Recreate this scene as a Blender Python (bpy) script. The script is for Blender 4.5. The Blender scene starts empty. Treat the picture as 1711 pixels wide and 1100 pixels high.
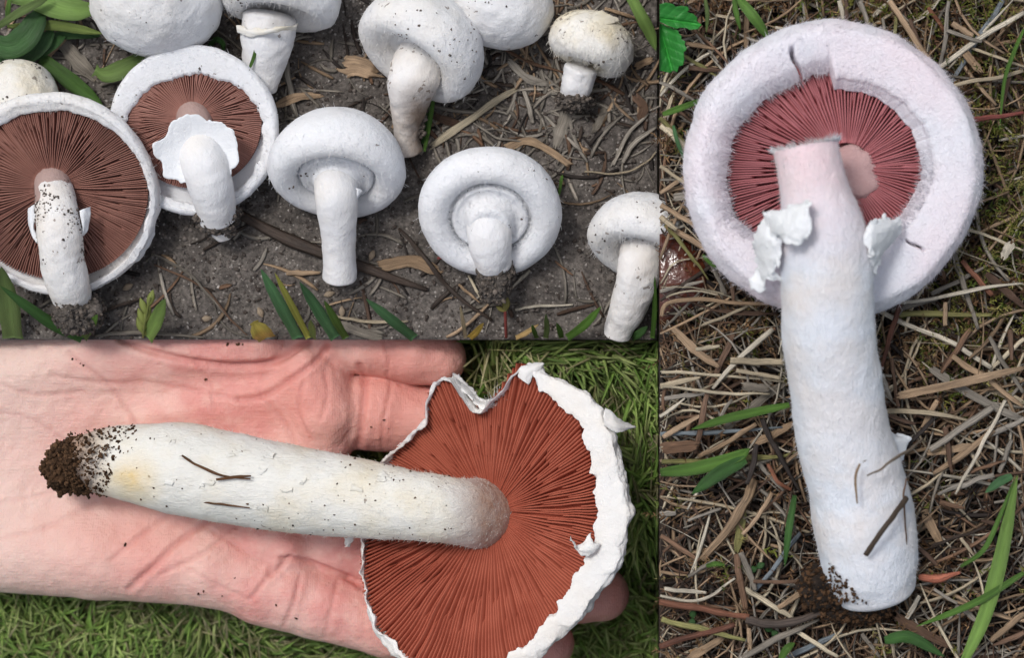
import bpy, math, random
import numpy as np
from mathutils import Vector

random.seed(7)
rng = np.random.default_rng(7)
sc = bpy.context.scene
C = sc.collection
PX = 0.0002          # one photograph pixel on the z = 0 level, metres
DIST = 0.80          # camera height above z = 0
Z1 = 0.0             # soil strip
Z3 = 0.030           # straw litter bank
ZL = -0.052          # lawn soil

# ------------------------------------------------------------------ camera, sky, sun
cam = bpy.data.objects.new('camera', bpy.data.cameras.new('camera'))
C.objects.link(cam)
cam.location = (0, 0, DIST)
cam.rotation_euler = (0, 0, 0)
cam.data.sensor_width = 36
cam.data.lens = 36 * DIST / (1711 * PX)
cam.data.shift_x = (855.5 - 1101) / 1711
cam.data.shift_y = (568 - 550) / 1711
cam.data.clip_start = 0.01
cam.data.clip_end = 200
cam.data.dof.use_dof = True
cam.data.dof.focus_distance = DIST - 0.022
cam.data.dof.aperture_fstop = 9.0
sc.camera = cam

SUN = Vector((-0.32, 0.34, 1.0)).normalized()
world = bpy.data.worlds.new('World'); sc.world = world
world.use_nodes = True
wn = world.node_tree
for n in list(wn.nodes): wn.nodes.remove(n)
wo = wn.nodes.new('ShaderNodeOutputWorld'); wb = wn.nodes.new('ShaderNodeBackground')
sky = wn.nodes.new('ShaderNodeTexSky'); sky.sky_type = 'NISHITA'; sky.sun_disc = False
sky.sun_elevation = math.asin(SUN.z); sky.sun_rotation = math.atan2(SUN.x, SUN.y)
sky.air_density = 1.0; sky.dust_density = 4.0; sky.ozone_density = 1.0
hs = wn.nodes.new('ShaderNodeHueSaturation'); hs.inputs['Saturation'].default_value = 0.55
wn.links.new(sky.outputs[0], hs.inputs['Color']); wn.links.new(hs.outputs[0], wb.inputs['Color'])
wb.inputs['Strength'].default_value = 0.12
wn.links.new(wb.outputs[0], wo.inputs[0])
sl = bpy.data.lights.new('sun', 'SUN'); sl.energy = 1.5; sl.angle = math.radians(13); sl.color = (1, .975, .95)
so = bpy.data.objects.new('sun', sl); C.objects.link(so)
so.rotation_euler = SUN.to_track_quat('Z', 'Y').to_euler(); so.location = SUN * 3
vs = sc.view_settings
vs.view_transform = 'Standard'; vs.look = 'None'; vs.exposure = 0.06; vs.gamma = 1
try: vs.use_curve_mapping = False
except Exception: pass
sc.render.engine = 'CYCLES'
sc.cycles.use_denoising = True
sc.cycles.max_bounces = 6

# ------------------------------------------------------------------ helpers
def P(px, py, z=0.0):
    k = (DIST - z) / DIST
    return np.array([(px - 1101) * PX * k, (568 - py) * PX * k, z])

def unit(v):
    v = np.asarray(v, float); return v / np.linalg.norm(v)

def srgb(r, g, b):
    f = lambda c: (c / 255 / 12.92) if c / 255 <= .04045 else ((c / 255 + .055) / 1.055) ** 2.4
    return (f(r), f(g), f(b))

def _h(ix, iy, iz, s):
    n = (ix.astype(np.int64) * 374761393 + iy.astype(np.int64) * 668265263 + iz.astype(np.int64) * 2147483629 + s * 974634777) & 0xffffffff
    n = ((n ^ (n >> 13)) * 1274126177) & 0xffffffff
    n = ((n ^ (n >> 16)) * 2246822519) & 0xffffffff
    return ((n ^ (n >> 15)) & 0xffffff) / float(0xffffff) * 2 - 1

def vn(p, s=0):
    p = np.asarray(p, float)
    i = np.floor(p); f = p - i; f = f * f * (3 - 2 * f)
    i = i.astype(np.int64); r = 0
    for a in (0, 1):
        for b in (0, 1):
            for c in (0, 1):
                w = (f[..., 0] if a else 1 - f[..., 0]) * (f[..., 1] if b else 1 - f[..., 1]) * (f[..., 2] if c else 1 - f[..., 2])
                r = r + w * _h(i[..., 0] + a, i[..., 1] + b, i[..., 2] + c, s)
    return r

def fbm(p, o=4, s=0, g=.5):
    p = np.asarray(p, float); a = 1; r = 0
    for k in range(o):
        r = r + a * vn(p, s + k * 17); p = p * 2.03 + 5.1; a *= g
    return r

def cr(pts, n):
    """Catmull-Rom through pts (any dimension), n samples."""
    p = np.asarray(pts, float); m = len(p)
    q = np.vstack([2 * p[0] - p[1], p, 2 * p[-1] - p[-2]])
    t = np.linspace(0, m - 1, n); i = np.minimum(t.astype(int), m - 2); f = (t - i)[:, None]
    a, b, c, d = q[i], q[i + 1], q[i + 2], q[i + 3]
    return .5 * (2 * b + (c - a) * f + (2 * a - 5 * b + 4 * c - d) * f ** 2 + (3 * b - a - 3 * c + d) * f ** 3)

LAST = {}
def mesh(name, V, faces, mat, parent=None, smooth=True, col=None, st=None, kind=None, base=None):
    """One mesh object from numpy arrays; faces is a list of (n,3) or (n,4) index arrays."""
    V = np.asarray(V, float)
    if parent is not None: V = V - np.array(parent['_o'][:])
    else:
        b = V.mean(0) if base is None else np.asarray(base, float)
        V = V - b
    me = bpy.data.meshes.new(name)
    fs = [np.asarray(f, np.int32) for f in faces if len(f)]
    tot = np.concatenate([np.full(len(f), f.shape[1], np.int32) for f in fs])
    idx = np.concatenate([f.ravel() for f in fs])
    me.vertices.add(len(V)); me.vertices.foreach_set('co', V.astype(np.float32).ravel())
    me.loops.add(len(idx)); me.loops.foreach_set('vertex_index', idx)
    me.polygons.add(len(tot))
    me.polygons.foreach_set('loop_start', np.concatenate([[0], np.cumsum(tot)[:-1]]).astype(np.int32))
    me.polygons.foreach_set('loop_total', tot)
    if smooth: me.polygons.foreach_set('use_smooth', np.ones(len(tot), bool))
    me.update(calc_edges=True); me.validate()
    if col is not None:
        a = me.attributes.new('col', 'FLOAT_COLOR', 'POINT')
        c = np.ones((len(V), 4), np.float32); c[:, :3] = np.asarray(col)[:, :3]
        a.data.foreach_set('color', c.ravel())
    if st is not None:
        a = me.attributes.new('st', 'FLOAT_VECTOR', 'POINT'); a.data.foreach_set('vector', np.asarray(st, np.float32).ravel())
    me.materials.append(mat)
    o = bpy.data.objects.new(name, me); C.objects.link(o)
    if parent is not None:
        o.parent = parent; o['_o'] = list(parent['_o'][:]); LAST[name] = o
    else: o.location = b
    if kind: o['kind'] = kind
    return o

def thing(name, label, cat, base, group=None):
    o = bpy.data.objects.new(name, None); C.objects.link(o)
    o.location = base; o.empty_display_size = .01
    o['label'] = label; o['category'] = cat; o['_o'] = [float(v) for v in base]
    if group: o['group'] = group
    return o

def tag(o, label, cat, group=None, kind=None):
    o['label'] = label; o['category'] = cat
    if group: o['group'] = group
    if kind: o['kind'] = kind
    return o

def grid_faces(a, b, wrap=False, off=0):
    i, j = np.meshgrid(np.arange(a - 1), np.arange(b if wrap else b - 1), indexing='ij')
    j2 = (j + 1) % b
    return np.stack([i * b + j, i * b + j2, (i + 1) * b + j2, (i + 1) * b + j], -1).reshape(-1, 4) + off

# ---- strands: a batch of bent stalks or blades
def strands(pts, W, T, ns=4, col=None, roll=None, ident=0.0):
    """pts [B,K,3], W/T half width / half thickness [B,K] -> V, faces, st, col"""
    pts = np.asarray(pts, float)
    if pts.ndim == 2: pts = pts[None]
    B, K, _ = pts.shape
    W = np.broadcast_to(W, (B, K)); T = np.broadcast_to(T, (B, K))
    tan = np.gradient(pts, axis=1); tan /= np.linalg.norm(tan, axis=2, keepdims=True) + 1e-12
    up = np.array([0, 0, 1.0]); S = np.cross(tan, up)
    bad = np.linalg.norm(S, axis=2) < .15
    S[bad] = np.cross(tan[bad], np.array([0, 1.0, 0])) + 1e-6
    S /= np.linalg.norm(S, axis=2, keepdims=True) + 1e-12
    N = np.cross(S, tan)
    if roll is not None:
        r = np.asarray(roll, float)
        if r.ndim == 1: r = r[:, None]
        r = r[..., None]
        S, N = S * np.cos(r) + N * np.sin(r), N * np.cos(r) - S * np.sin(r)
    ph = np.arange(ns) / ns * 2 * math.pi
    V = pts[:, :, None] + W[:, :, None, None] * np.cos(ph)[None, None, :, None] * S[:, :, None] + T[:, :, None, None] * np.sin(ph)[None, None, :, None] * N[:, :, None]
    base = grid_faces(K, ns, True)
    F = (base[None] + (np.arange(B) * K * ns)[:, None, None]).reshape(-1, 4)
    fs = [F]
    o = (np.arange(B) * K * ns)[:, None]
    if ns == 4:
        fs.append(np.concatenate([o + np.array([3, 2, 1, 0]), o + (K - 1) * ns + np.arange(4)]))
    elif ns == 6:
        fs.append(np.concatenate([o + np.array([3, 2, 1, 0]), o + np.array([5, 4, 3, 0]), o + (K - 1) * ns + np.array([0, 1, 2, 3]), o + (K - 1) * ns + np.array([0, 3, 4, 5])]))
    L = np.concatenate([np.zeros((B, 1)), np.cumsum(np.linalg.norm(np.diff(pts, axis=1), axis=2), 1)], 1)
    st = np.zeros((B, K, ns, 3)); st[..., 0] = np.cos(ph); st[..., 1] = L[:, :, None] * 1000
    st[..., 2] = (np.arange(B) * 3.7 + ident)[:, None, None]
    c = None
    if col is not None:
        c = np.repeat(np.broadcast_to(np.asarray(col, float).reshape(-1, 3), (B, 3)), K * ns, axis=0)
    return V.reshape(-1, 3), fs, st.reshape(-1, 3), c

def tube(pts, rad, n, nt, seed=0, amp=0.0, freq=300.0, endr=(0.3, 0.3), flat=1.0, prof=None):
    """A stem: closed tube through pts with radii (metres), softly uneven, rounded ends."""
    R = cr(np.column_stack([pts, rad]), n); c = R[:, :3]; r = R[:, 3]
    t = np.gradient(c, axis=0); t /= np.linalg.norm(t, axis=1, keepdims=True)
    u = np.zeros_like(t); u[0] = unit(np.cross(t[0], [0.1, .2, 1.0]))
    for i in range(1, n):
        u[i] = unit(u[i - 1] - t[i] * np.dot(u[i - 1], t[i]))
    w = np.cross(t, u)
    cs, rs, us, ws = [], [], [], []
    k = 7
    for j in range(k):
        a = j / k * math.pi / 2
        cs.append(c[0] - t[0] * r[0] * endr[0] * math.cos(a)); rs.append(max(1e-5, r[0] * math.sin(a)))
        us.append(u[0]); ws.append(w[0])
    cs += list(c); rs += list(r); us += list(u); ws += list(w)
    for j in range(1, k + 1):
        a = j / k * math.pi / 2
        cs.append(c[-1] + t[-1] * r[-1] * endr[1] * math.sin(a)); rs.append(max(1e-5, r[-1] * math.cos(a)))
        us.append(u[-1]); ws.append(w[-1])
    cs, rs, us, ws = map(np.array, (cs, rs, us, ws))
    th = np.arange(nt) / nt * 2 * math.pi
    D = us[:, None] * np.cos(th)[None, :, None] + ws[:, None] * np.sin(th)[None, :, None]
    V = cs[:, None] + D * rs[:, None, None]
    if amp:
        d = fbm(V * freq, 3, seed) * amp + fbm(V * freq * .28, 2, seed + 5) * amp * 2.2
        V = V + D * (d * np.minimum(1, rs / rs.max() * 1.5)[:, None])[..., None]
    return V.reshape(-1, 3), [grid_faces(len(cs), nt, True)]

def frame(a):
    a = unit(a); x = np.array([1.0, 0, 0]); u = unit(x - a * np.dot(x, a)); v = np.cross(a, u); return a, u, v

def revolve(Cn, a, ctrl, rin, R, hs, nT=300, nP=120, seed=0, amp=.0006, freq=120.0, deform=None):
    """ctrl rows (r, h, w): w is how far the point follows the lip radius rin(theta)."""
    a, u, v = frame(a)
    ctrl = np.asarray(ctrl, float)
    B = cr(np.eye(len(ctrl)), nP)                       # basis so the lip can vary with theta
    th = np.arange(nT) / nT * 2 * math.pi
    r0 = ctrl[:, 0][None, :] + ctrl[:, 2][None, :] * (np.broadcast_to(rin, (nT,))[:, None])
    r = np.maximum(r0 @ B.T, 0); h = np.broadcast_to(B @ ctrl[:, 1], r.shape)
    Rt = np.broadcast_to(R, (nT,))[:, None]
    if deform is not None: r, h = deform(th[:, None], r, h)
    d = np.cos(th)[:, None, None] * u + np.sin(th)[:, None, None] * v
    V = Cn + d * (r * Rt)[..., None] + a * (h * hs)[..., None]
    if amp:
        n = (V - Cn); n /= np.linalg.norm(n, axis=2, keepdims=True) + 1e-9
        V = V + n * (fbm(V * freq, 4, seed) * amp + vn(V * freq * .3, seed + 9) * amp * 1.8)[..., None]
    V = V.transpose(1, 0, 2).reshape(-1, 3)
    return V, [grid_faces(nP, nT, True)[:, ::-1]]

def gills(Cn, a, off, r0, r1, hb, he, N, hs, seed=0, th_base=.0004, th_edge=.00022, S=16, wav=.010, gap=None):
    """Radial blades.  r0, r1 metres (r1 may be a function of theta), hb/he functions of t = r/hs."""
    a, u, v = frame(a); g = np.random.default_rng(seed)
    k = np.arange(N); th = k / N * 2 * math.pi + g.normal(0, .09, N) * 2 * math.pi / N
    cls = np.where(k % 2 == 0, 0.0, np.where(k % 4 == 1, .34, .6)); cls = cls + np.where(cls > 0, g.normal(0, .10, N), 0)
    cls = np.clip(cls, 0, .85)
    re = r1(th) if callable(r1) else np.full(N, r1)
    ra = r0 + (re - r0) * cls
    t = np.linspace(0, 1, S)[None]
    r = ra[:, None] + (re - ra)[:, None] * t
    q = np.stack([r * 90, np.broadcast_to(k[:, None] * .11, r.shape), r * 0], -1)
    ang = th[:, None] + wav * vn(q, seed) * np.minimum(1, t * 3 + (cls[:, None] == 0)) + wav * .35 * vn(q * 2.1 + 9, seed)
    top = he(r / hs) * hs; bot = hb(r / hs) * hs
    rise = np.where(cls[:, None] > 0, np.minimum(1, t * 4.5), 1.0)
    top = bot + (top - bot) * rise * (1 + .05 * g.normal(0, 1, N)[:, None])
    d = np.cos(ang)[..., None] * u + np.sin(ang)[..., None] * v
    e = -np.sin(ang)[..., None] * u + np.cos(ang)[..., None] * v
    lean = vn(q * .7 + 3, seed + 3)[..., None] * .0003
    Cc = Cn + off[0] * u + off[1] * v
    pb = Cc + d * r[..., None] + a * bot[..., None]; pt = Cc + d * r[..., None] + a * top[..., None] + e * lean
    V = np.stack([pb - e * th_base, pt - e * th_edge, pt + e * th_edge, pb + e * th_base], 2)   # N,S,4,3
    b = grid_faces(S, 4, False)
    F = (b[None] + (np.arange(N) * S * 4)[:, None, None]).reshape(-1, 4)
    oo = (np.arange(N) * S * 4)[:, None]
    caps = np.concatenate([oo + np.array([0, 1, 2, 3]), oo + (S - 1) * 4 + np.array([3, 2, 1, 0])])
    return V.reshape(-1, 3), [F, caps]

def gill_bed(Cn, a, off, hs, rmax, hf, m):
    """A gill-coloured disc laid over the flesh, seen between the gills."""
    a, u, v = frame(a); n = 160; K = 24; th = np.arange(n) / n * 2 * math.pi; t = np.linspace(.02, 1, K)
    R = (rmax(th) if callable(rmax) else np.full(n, rmax))[None] * t[:, None]
    top = Cn + off[0] * u + off[1] * v + R[..., None] * (np.cos(th)[None, :, None] * u + np.sin(th)[None, :, None] * v) + a * (hf(R / hs) * hs)[..., None]
    V = np.concatenate([top, (top - a * .0005)[::-1]]).reshape(-1, 3)
    return mesh('gill_bed', V, [grid_faces(2 * K, n, True)], m, LAST['cap'])  # disc added so deep gaps between gills look less black

def lumps(cen, rad, seed, jit=.35, col=None, squash=None):
    """Many small irregular lumps (deformed icosahedra) in one mesh."""
    f = (1 + 5 ** .5) / 2
    I = np.array([[-1, f, 0], [1, f, 0], [-1, -f, 0], [1, -f, 0], [0, -1, f], [0, 1, f], [0, -1, -f], [0, 1, -f], [f, 0, -1], [f, 0, 1], [-f, 0, -1], [-f, 0, 1]]) / 1.9
    Fa = np.array([[0, 11, 5], [0, 5, 1], [0, 1, 7], [0, 7, 10], [0, 10, 11], [1, 5, 9], [5, 11, 4], [11, 10, 2], [10, 7, 6], [7, 1, 8], [3, 9, 4], [3, 4, 2], [3, 2, 6], [3, 6, 8], [3, 8, 9], [4, 9, 5], [2, 4, 11], [6, 2, 10], [8, 6, 7], [9, 8, 1]])
    g = np.random.default_rng(seed); n = len(cen)
    s = 1 + g.uniform(-jit, jit, (n, 12, 1)); ax = 1 + g.uniform(-.4, .4, (n, 1, 3))
    an = g.uniform(0, 6.28, n); co, si = np.cos(an), np.sin(an)
    V = I[None] * s * ax
    X = V[..., 0] * co[:, None] - V[..., 1] * si[:, None]; Y = V[..., 0] * si[:, None] + V[..., 1] * co[:, None]
    V = np.stack([X, Y, V[..., 2] * (squash or 1)], -1) * np.asarray(rad)[:, None, None] + np.asarray(cen)[:, None]
    F = (Fa[None] + (np.arange(n) * 12)[:, None, None]).reshape(-1, 3)
    c = None if col is None else np.repeat(col, 12, axis=0)
    return V.reshape(-1, 3), [F], c

# ------------------------------------------------------------------ materials
def mat(name):
    m = bpy.data.materials.new(name); m.use_nodes = True
    nt = m.node_tree; b = nt.nodes['Principled BSDF']; return m, nt, b

def N(nt, t, **kw):
    n = nt.nodes.new(t)
    for k, v in kw.items():
        if k in n.inputs: n.inputs[k].default_value = v
        else: setattr(n, k, v)
    return n

def ramp(nt, fac, stops):
    r = nt.nodes.new('ShaderNodeValToRGB')
    e = r.color_ramp.elements
    while len(e) > 1: e.remove(e[-1])
    for i, (p, c) in enumerate(stops):
        el = e[0] if i == 0 else e.new(p)
        el.position = p; el.color = tuple(c) + (1,) if len(c) == 3 else c
    nt.links.new(fac, r.inputs[0]); return r

def mix(nt, fac, a, b, mode='MIX'):
    m = nt.nodes.new('ShaderNodeMix'); m.data_type = 'RGBA'; m.blend_type = mode
    for s, v in ((m.inputs[0], fac), (m.inputs[6], a), (m.inputs[7], b)):
        if hasattr(v, 'is_linked'): nt.links.new(v, s)
        elif isinstance(v, (int, float)): s.default_value = v
        else: s.default_value = tuple(v) + (1,)
    return m.outputs[2]

def math_(nt, op, a, b=0.0, c=None, clamp=False):
    m = nt.nodes.new('ShaderNodeMath'); m.operation = op; m.use_clamp = clamp
    for s, v in zip(m.inputs, (a, b, c)):
        if v is None: continue
        if hasattr(v, 'is_linked'): nt.links.new(v, s)
        else: s.default_value = v
    return m.outputs[0]

def noise(nt, scale, detail=4, rough=.55, vec=None, dist=0):
    n = N(nt, 'ShaderNodeTexNoise', Scale=scale, Detail=detail, Roughness=rough, Distortion=dist)
    nt.links.new(vec if vec is not None else texco(nt), n.inputs['Vector']); return n.outputs['Fac']

def texco(nt):
    for n in nt.nodes:
        if n.bl_idname == 'ShaderNodeTexCoord': return n.outputs['Object']
    return nt.nodes.new('ShaderNodeTexCoord').outputs['Object']

def bump(nt, b, h, strength, dist, normal=None):
    n = N(nt, 'ShaderNodeBump', Strength=strength, Distance=dist); nt.links.new(h, n.inputs['Height'])
    if normal is not None: nt.links.new(normal, n.inputs['Normal'])
    nt.links.new(n.outputs[0], b.inputs['Normal']); return n.outputs[0]

def mushroom_mat(name, base, stain, dirt=.5, specks=.35, tint=None, fuzz=1.0, stain_amt=.45, mark=None, aniso=(1, 1, 1)):
    m, nt, b = mat(name); vec = texco(nt)
    n1 = noise(nt, 55, 5); n2 = noise(nt, 260, 4)
    c = mix(nt, ramp(nt, n1, [(.42, (0, 0, 0)), (.72, (stain_amt,) * 3)]).outputs[0], base, stain)
    if tint is not None:
        c = mix(nt, ramp(nt, noise(nt, 28, 3), [(.4, (0, 0, 0)), (.7, (.75,) * 3)]).outputs[0], c, tint)
    # clinging soil: fine specks, gathered by a broad mask
    vo = N(nt, 'ShaderNodeTexVoronoi', Scale=420); vo.feature = 'F1'
    dv = N(nt, 'ShaderNodeVectorMath'); dv.operation = 'ADD'
    nz = N(nt, 'ShaderNodeTexNoise', Scale=500, Detail=2); nt.links.new(vec, nz.inputs['Vector'])
    sc_ = N(nt, 'ShaderNodeVectorMath'); sc_.operation = 'SCALE'; sc_.inputs['Scale'].default_value = .004
    nt.links.new(nz.outputs['Color'], sc_.inputs[0]); nt.links.new(vec, dv.inputs[0]); nt.links.new(sc_.outputs[0], dv.inputs[1])
    nt.links.new(dv.outputs[0], vo.inputs['Vector'])
    rnd = N(nt, 'ShaderNodeSeparateColor'); nt.links.new(vo.outputs['Color'], rnd.inputs[0])
    size = math_(nt, 'MULTIPLY', rnd.outputs[0], .42)
    near = math_(nt, 'LESS_THAN', vo.outputs['Distance'], size)
    broad = math_(nt, 'GREATER_THAN', noise(nt, 70, 4, .7), .66 - specks * .20)
    pick = math_(nt, 'LESS_THAN', rnd.outputs[1], min(1.0, specks * 1.5))
    sp = math_(nt, 'MULTIPLY', math_(nt, 'MULTIPLY', near, broad), pick)
    c = mix(nt, math_(nt, 'MULTIPLY', sp, .7), c, srgb(118, 104, 92))
    smear = ramp(nt, noise(nt, 95, 6, .75), [(.66 - dirt * .08, (0, 0, 0)), (.8 - dirt * .06, (.55 * dirt,) * 3)])
    c = mix(nt, smear.outputs[0], c, srgb(158, 138, 116))
    if mark is not None:
        at = N(nt, 'ShaderNodeAttribute', attribute_name='col'); se = N(nt, 'ShaderNodeSeparateColor'); nt.links.new(at.outputs['Color'], se.inputs[0])
        jag = math_(nt, 'MULTIPLY_ADD', noise(nt, 240, 6, .75), .9, -.45)
        c = mix(nt, math_(nt, 'MULTIPLY', math_(nt, 'ADD', se.outputs[0], math_(nt, 'MULTIPLY', jag, math_(nt, 'MULTIPLY', se.outputs[0], 1.2)), clamp=True), .9), c, mark[0])
        if len(mark) > 1: c = mix(nt, math_(nt, 'MULTIPLY', math_(nt, 'ADD', se.outputs[1], math_(nt, 'MULTIPLY', jag, math_(nt, 'MULTIPLY', se.outputs[1], 2.0)), clamp=True), .9), c, mark[1])
    nt.links.new(c, b.inputs['Base Color'])
    b.inputs['Roughness'].default_value = .72
    b.inputs['Specular IOR Level'].default_value = .22
    b.inputs['Subsurface Weight'].default_value = .08
    b.inputs['Subsurface Radius'].default_value = (1, .75, .55)
    b.inputs['Subsurface Scale'].default_value = .0022
    mpp = N(nt, 'ShaderNodeMapping'); mpp.inputs['Scale'].default_value = aniso; nt.links.new(vec, mpp.inputs['Vector'])
    fib = noise(nt, 1150, 4, .65, mpp.outputs[0], .6)
    h = math_(nt, 'ADD', math_(nt, 'MULTIPLY', fib, .55 * fuzz), math_(nt, 'MULTIPLY', n2, .9))
    h = math_(nt, 'ADD', h, math_(nt, 'MULTIPLY', sp, .5))
    bump(nt, b, h, .6, .0010)
    return m

def gill_mat(name, c1, c2):
    m, nt, b = mat(name)
    c = mix(nt, ramp(nt, noise(nt, 120, 4), [(.3, (0, 0, 0)), (.7, (1, 1, 1))]).outputs[0], c1, c2)
    nt.links.new(c, b.inputs['Base Color']); b.inputs['Roughness'].default_value = .75
    b.inputs['Specular IOR Level'].default_value = .15
    bump(nt, b, noise(nt, 1500, 2), .3, .0003); return m

def strand_mat(name, trans=0.0, rough=.6, streak=.5, spec=.3):
    """Colour comes per stalk from the 'col' attribute; streaks run along it."""
    m, nt, b = mat(name)
    at = N(nt, 'ShaderNodeAttribute', attribute_name='col'); st = N(nt, 'ShaderNodeAttribute', attribute_name='st')
    mp = N(nt, 'ShaderNodeMapping'); mp.inputs['Scale'].default_value = (3.2, .06, 1); nt.links.new(st.outputs['Vector'], mp.inputs['Vector'])
    f = noise(nt, 1.6, 4, .6, mp.outputs[0])
    mp2 = N(nt, 'ShaderNodeMapping'); mp2.inputs['Scale'].default_value = (.5, .22, 1); nt.links.new(st.outputs['Vector'], mp2.inputs['Vector'])
    g = noise(nt, 1.0, 5, .7, mp2.outputs[0])
    v = ramp(nt, f, [(.25, (1 - streak,) * 3), (.7, (1 + streak * .25,) * 3)])
    c = mix(nt, 1.0, at.outputs['Color'], v.outputs[0], 'MULTIPLY')
    c = mix(nt, ramp(nt, g, [(.55, (0, 0, 0)), (.75, (.45 * min(1, streak * 2),) * 3)]).outputs[0], c, (.05, .035, .025))
    nt.links.new(c, b.inputs['Base Color']); b.inputs['Roughness'].default_value = rough
    b.inputs['Specular IOR Level'].default_value = spec
    bump(nt, b, f, .8, .0006)
    if trans:
        tr = N(nt, 'ShaderNodeBsdfTranslucent'); nt.links.new(c, tr.inputs['Color'])
        mx = N(nt, 'ShaderNodeMixShader'); mx.inputs[0].default_value = trans
        nt.links.new(b.outputs[0], mx.inputs[1]); nt.links.new(tr.outputs[0], mx.inputs[2])
        nt.links.new(mx.outputs[0], nt.nodes['Material Output'].inputs[0])
    return m

def soil_mat(name, dark, light, wet=.75, grain=.3):
    m, nt, b = mat(name)
    n = noise(nt, 160, 8, .7); n2 = noise(nt, 34, 4)
    c = mix(nt, ramp(nt, n, [(.32, (0, 0, 0)), (.68, (1, 1, 1))]).outputs[0], dark, light)
    c = mix(nt, ramp(nt, n2, [(.35, (.5,) * 3), (.7, (0, 0, 0))]).outputs[0], c, tuple(x * .55 for x in dark))
    fine = noise(nt, 620, 5, .75)
    c = mix(nt, 1.0, c, ramp(nt, fine, [(.32, (.35,) * 3), (.5, (.9,) * 3), (.68, (1.55,) * 3)]).outputs[0], 'MULTIPLY')
    vo = N(nt, 'ShaderNodeTexVoronoi', Scale=900); nt.links.new(texco(nt), vo.inputs['Vector'])
    s = N(nt, 'ShaderNodeSeparateColor'); nt.links.new(vo.outputs['Color'], s.inputs[0])
    k = math_(nt, 'MULTIPLY', math_(nt, 'LESS_THAN', s.outputs[0], .10 * grain), math_(nt, 'LESS_THAN', vo.outputs['Distance'], .35))
    c = mix(nt, k, c, srgb(150, 143, 136))
    nt.links.new(c, b.inputs['Base Color']); b.inputs['Roughness'].default_value = wet
    b.inputs['Specular IOR Level'].default_value = .3
    bump(nt, b, math_(nt, 'ADD', noise(nt, 700, 6, .75), n), .8, .0012); return m

def attr_mat(name, rough=.85, spec=.2, b_=.5):
    m, nt, b = mat(name); at = N(nt, 'ShaderNodeAttribute', attribute_name='col')
    c = mix(nt, 1.0, at.outputs['Color'], ramp(nt, noise(nt, 600, 4, .7), [(.3, (.6,) * 3), (.7, (1.15,) * 3)]).outputs[0], 'MULTIPLY')
    nt.links.new(c, b.inputs['Base Color']); b.inputs['Roughness'].default_value = rough; b.inputs['Specular IOR Level'].default_value = spec
    bump(nt, b, noise(nt, 1200, 4), b_, .0004); return m

WHITE = (.775, .78, .79)
M_cap = mushroom_mat('white_cap_skin', WHITE, srgb(226, 218, 204), dirt=.35, specks=.42)
M_capclean = mushroom_mat('clean_white_cap_skin', (.785, .80, .825), srgb(228, 224, 220), dirt=.12, specks=.16, stain_amt=.3)
M_capyellow = mushroom_mat('cream_scaly_cap_skin', (.79, .77, .72), srgb(216, 200, 160), dirt=.6, specks=.55, stain_amt=.8)
M_stem = mushroom_mat('white_stem', (.78, .785, .80), srgb(228, 220, 208), dirt=.25, specks=.22, aniso=(1, .3, 1))
M_stemdirty = mushroom_mat('soiled_white_stem', (.79, .78, .77), srgb(215, 200, 180), dirt=1.0, specks=.6, aniso=(1, .35, 1), mark=(srgb(96, 76, 60), srgb(150, 128, 108)))
M_apex = mushroom_mat('pinkish_grey_stem_apex', srgb(176, 152, 145), srgb(150, 122, 114), dirt=0, specks=0)
M_pink = mushroom_mat('pink_white_woolly_skin', (.79, .80, .86), srgb(232, 220, 226), dirt=.05, specks=.05, tint=srgb(238, 224, 231), fuzz=2.2, stain_amt=.5)
M_pinkstem = mushroom_mat('pale_woolly_stem', (.735, .775, .84), srgb(228, 216, 206), dirt=.10, specks=.08, mark=(srgb(236, 208, 214),), tint=srgb(222, 222, 226), fuzz=1.8, stain_amt=.9, aniso=(1, .4, 1))
M_veil = mushroom_mat('white_veil', (.81, .83, .85), srgb(225, 228, 232), dirt=.05, specks=.05)
M_handstem = mushroom_mat('creamy_stem', (.775, .765, .715), srgb(220, 206, 172), dirt=.45, specks=.3, stain_amt=.6, fuzz=1.5, aniso=(.35, 1, 1), mark=(srgb(150, 106, 78), srgb(226, 196, 130)))
M_handrim = mushroom_mat('creamy_white_rim', (.80, .79, .77), srgb(224, 212, 196), dirt=.2, specks=.1)
M_gillA = gill_mat('chocolate_gills', srgb(150, 108, 96), srgb(130, 90, 80))
M_gillB = gill_mat('cocoa_gills', srgb(166, 122, 110), srgb(146, 104, 94))
M_gillM = gill_mat('rose_gills', srgb(176, 112, 116), srgb(160, 96, 100))
M_gillL = gill_mat('brick_gills', srgb(168, 92, 72), srgb(150, 76, 58))
M_disc = mushroom_mat('pinkish_broken_flesh', srgb(188, 156, 154), srgb(160, 118, 116), stain_amt=.9, dirt=.35, specks=.05)
M_straw = strand_mat('dry_straw', rough=.55, streak=.75, spec=.35)
M_grass = strand_mat('green_grass', trans=.36, rough=.42, streak=.22, spec=.45)
M_lawn = strand_mat('lawn_blade', trans=.10, rough=.5, streak=.12, spec=.5)
M_moss = attr_mat('moss_leaf', .6, .3, .2)
M_soil = soil_mat('dark_sandy_soil', srgb(88, 82, 78), srgb(134, 127, 120), wet=.85, grain=1.6)
M_humus = soil_mat('dark_humus', srgb(36, 29, 25), srgb(64, 51, 42), wet=.8, grain=.1)
M_turf = soil_mat('turf_soil', srgb(92, 112, 56), srgb(120, 138, 76), wet=.95, grain=.0)
M_crumb = attr_mat('soil_crumb', .9, .15, .9)
M_clump = soil_mat('damp_soil_clump', srgb(84, 78, 73), srgb(128, 120, 113), wet=.9, grain=.5)
M_clumpbrown = soil_mat('brown_soil_clump', srgb(62, 42, 28), srgb(112, 82, 56), wet=.9, grain=.2)

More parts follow.
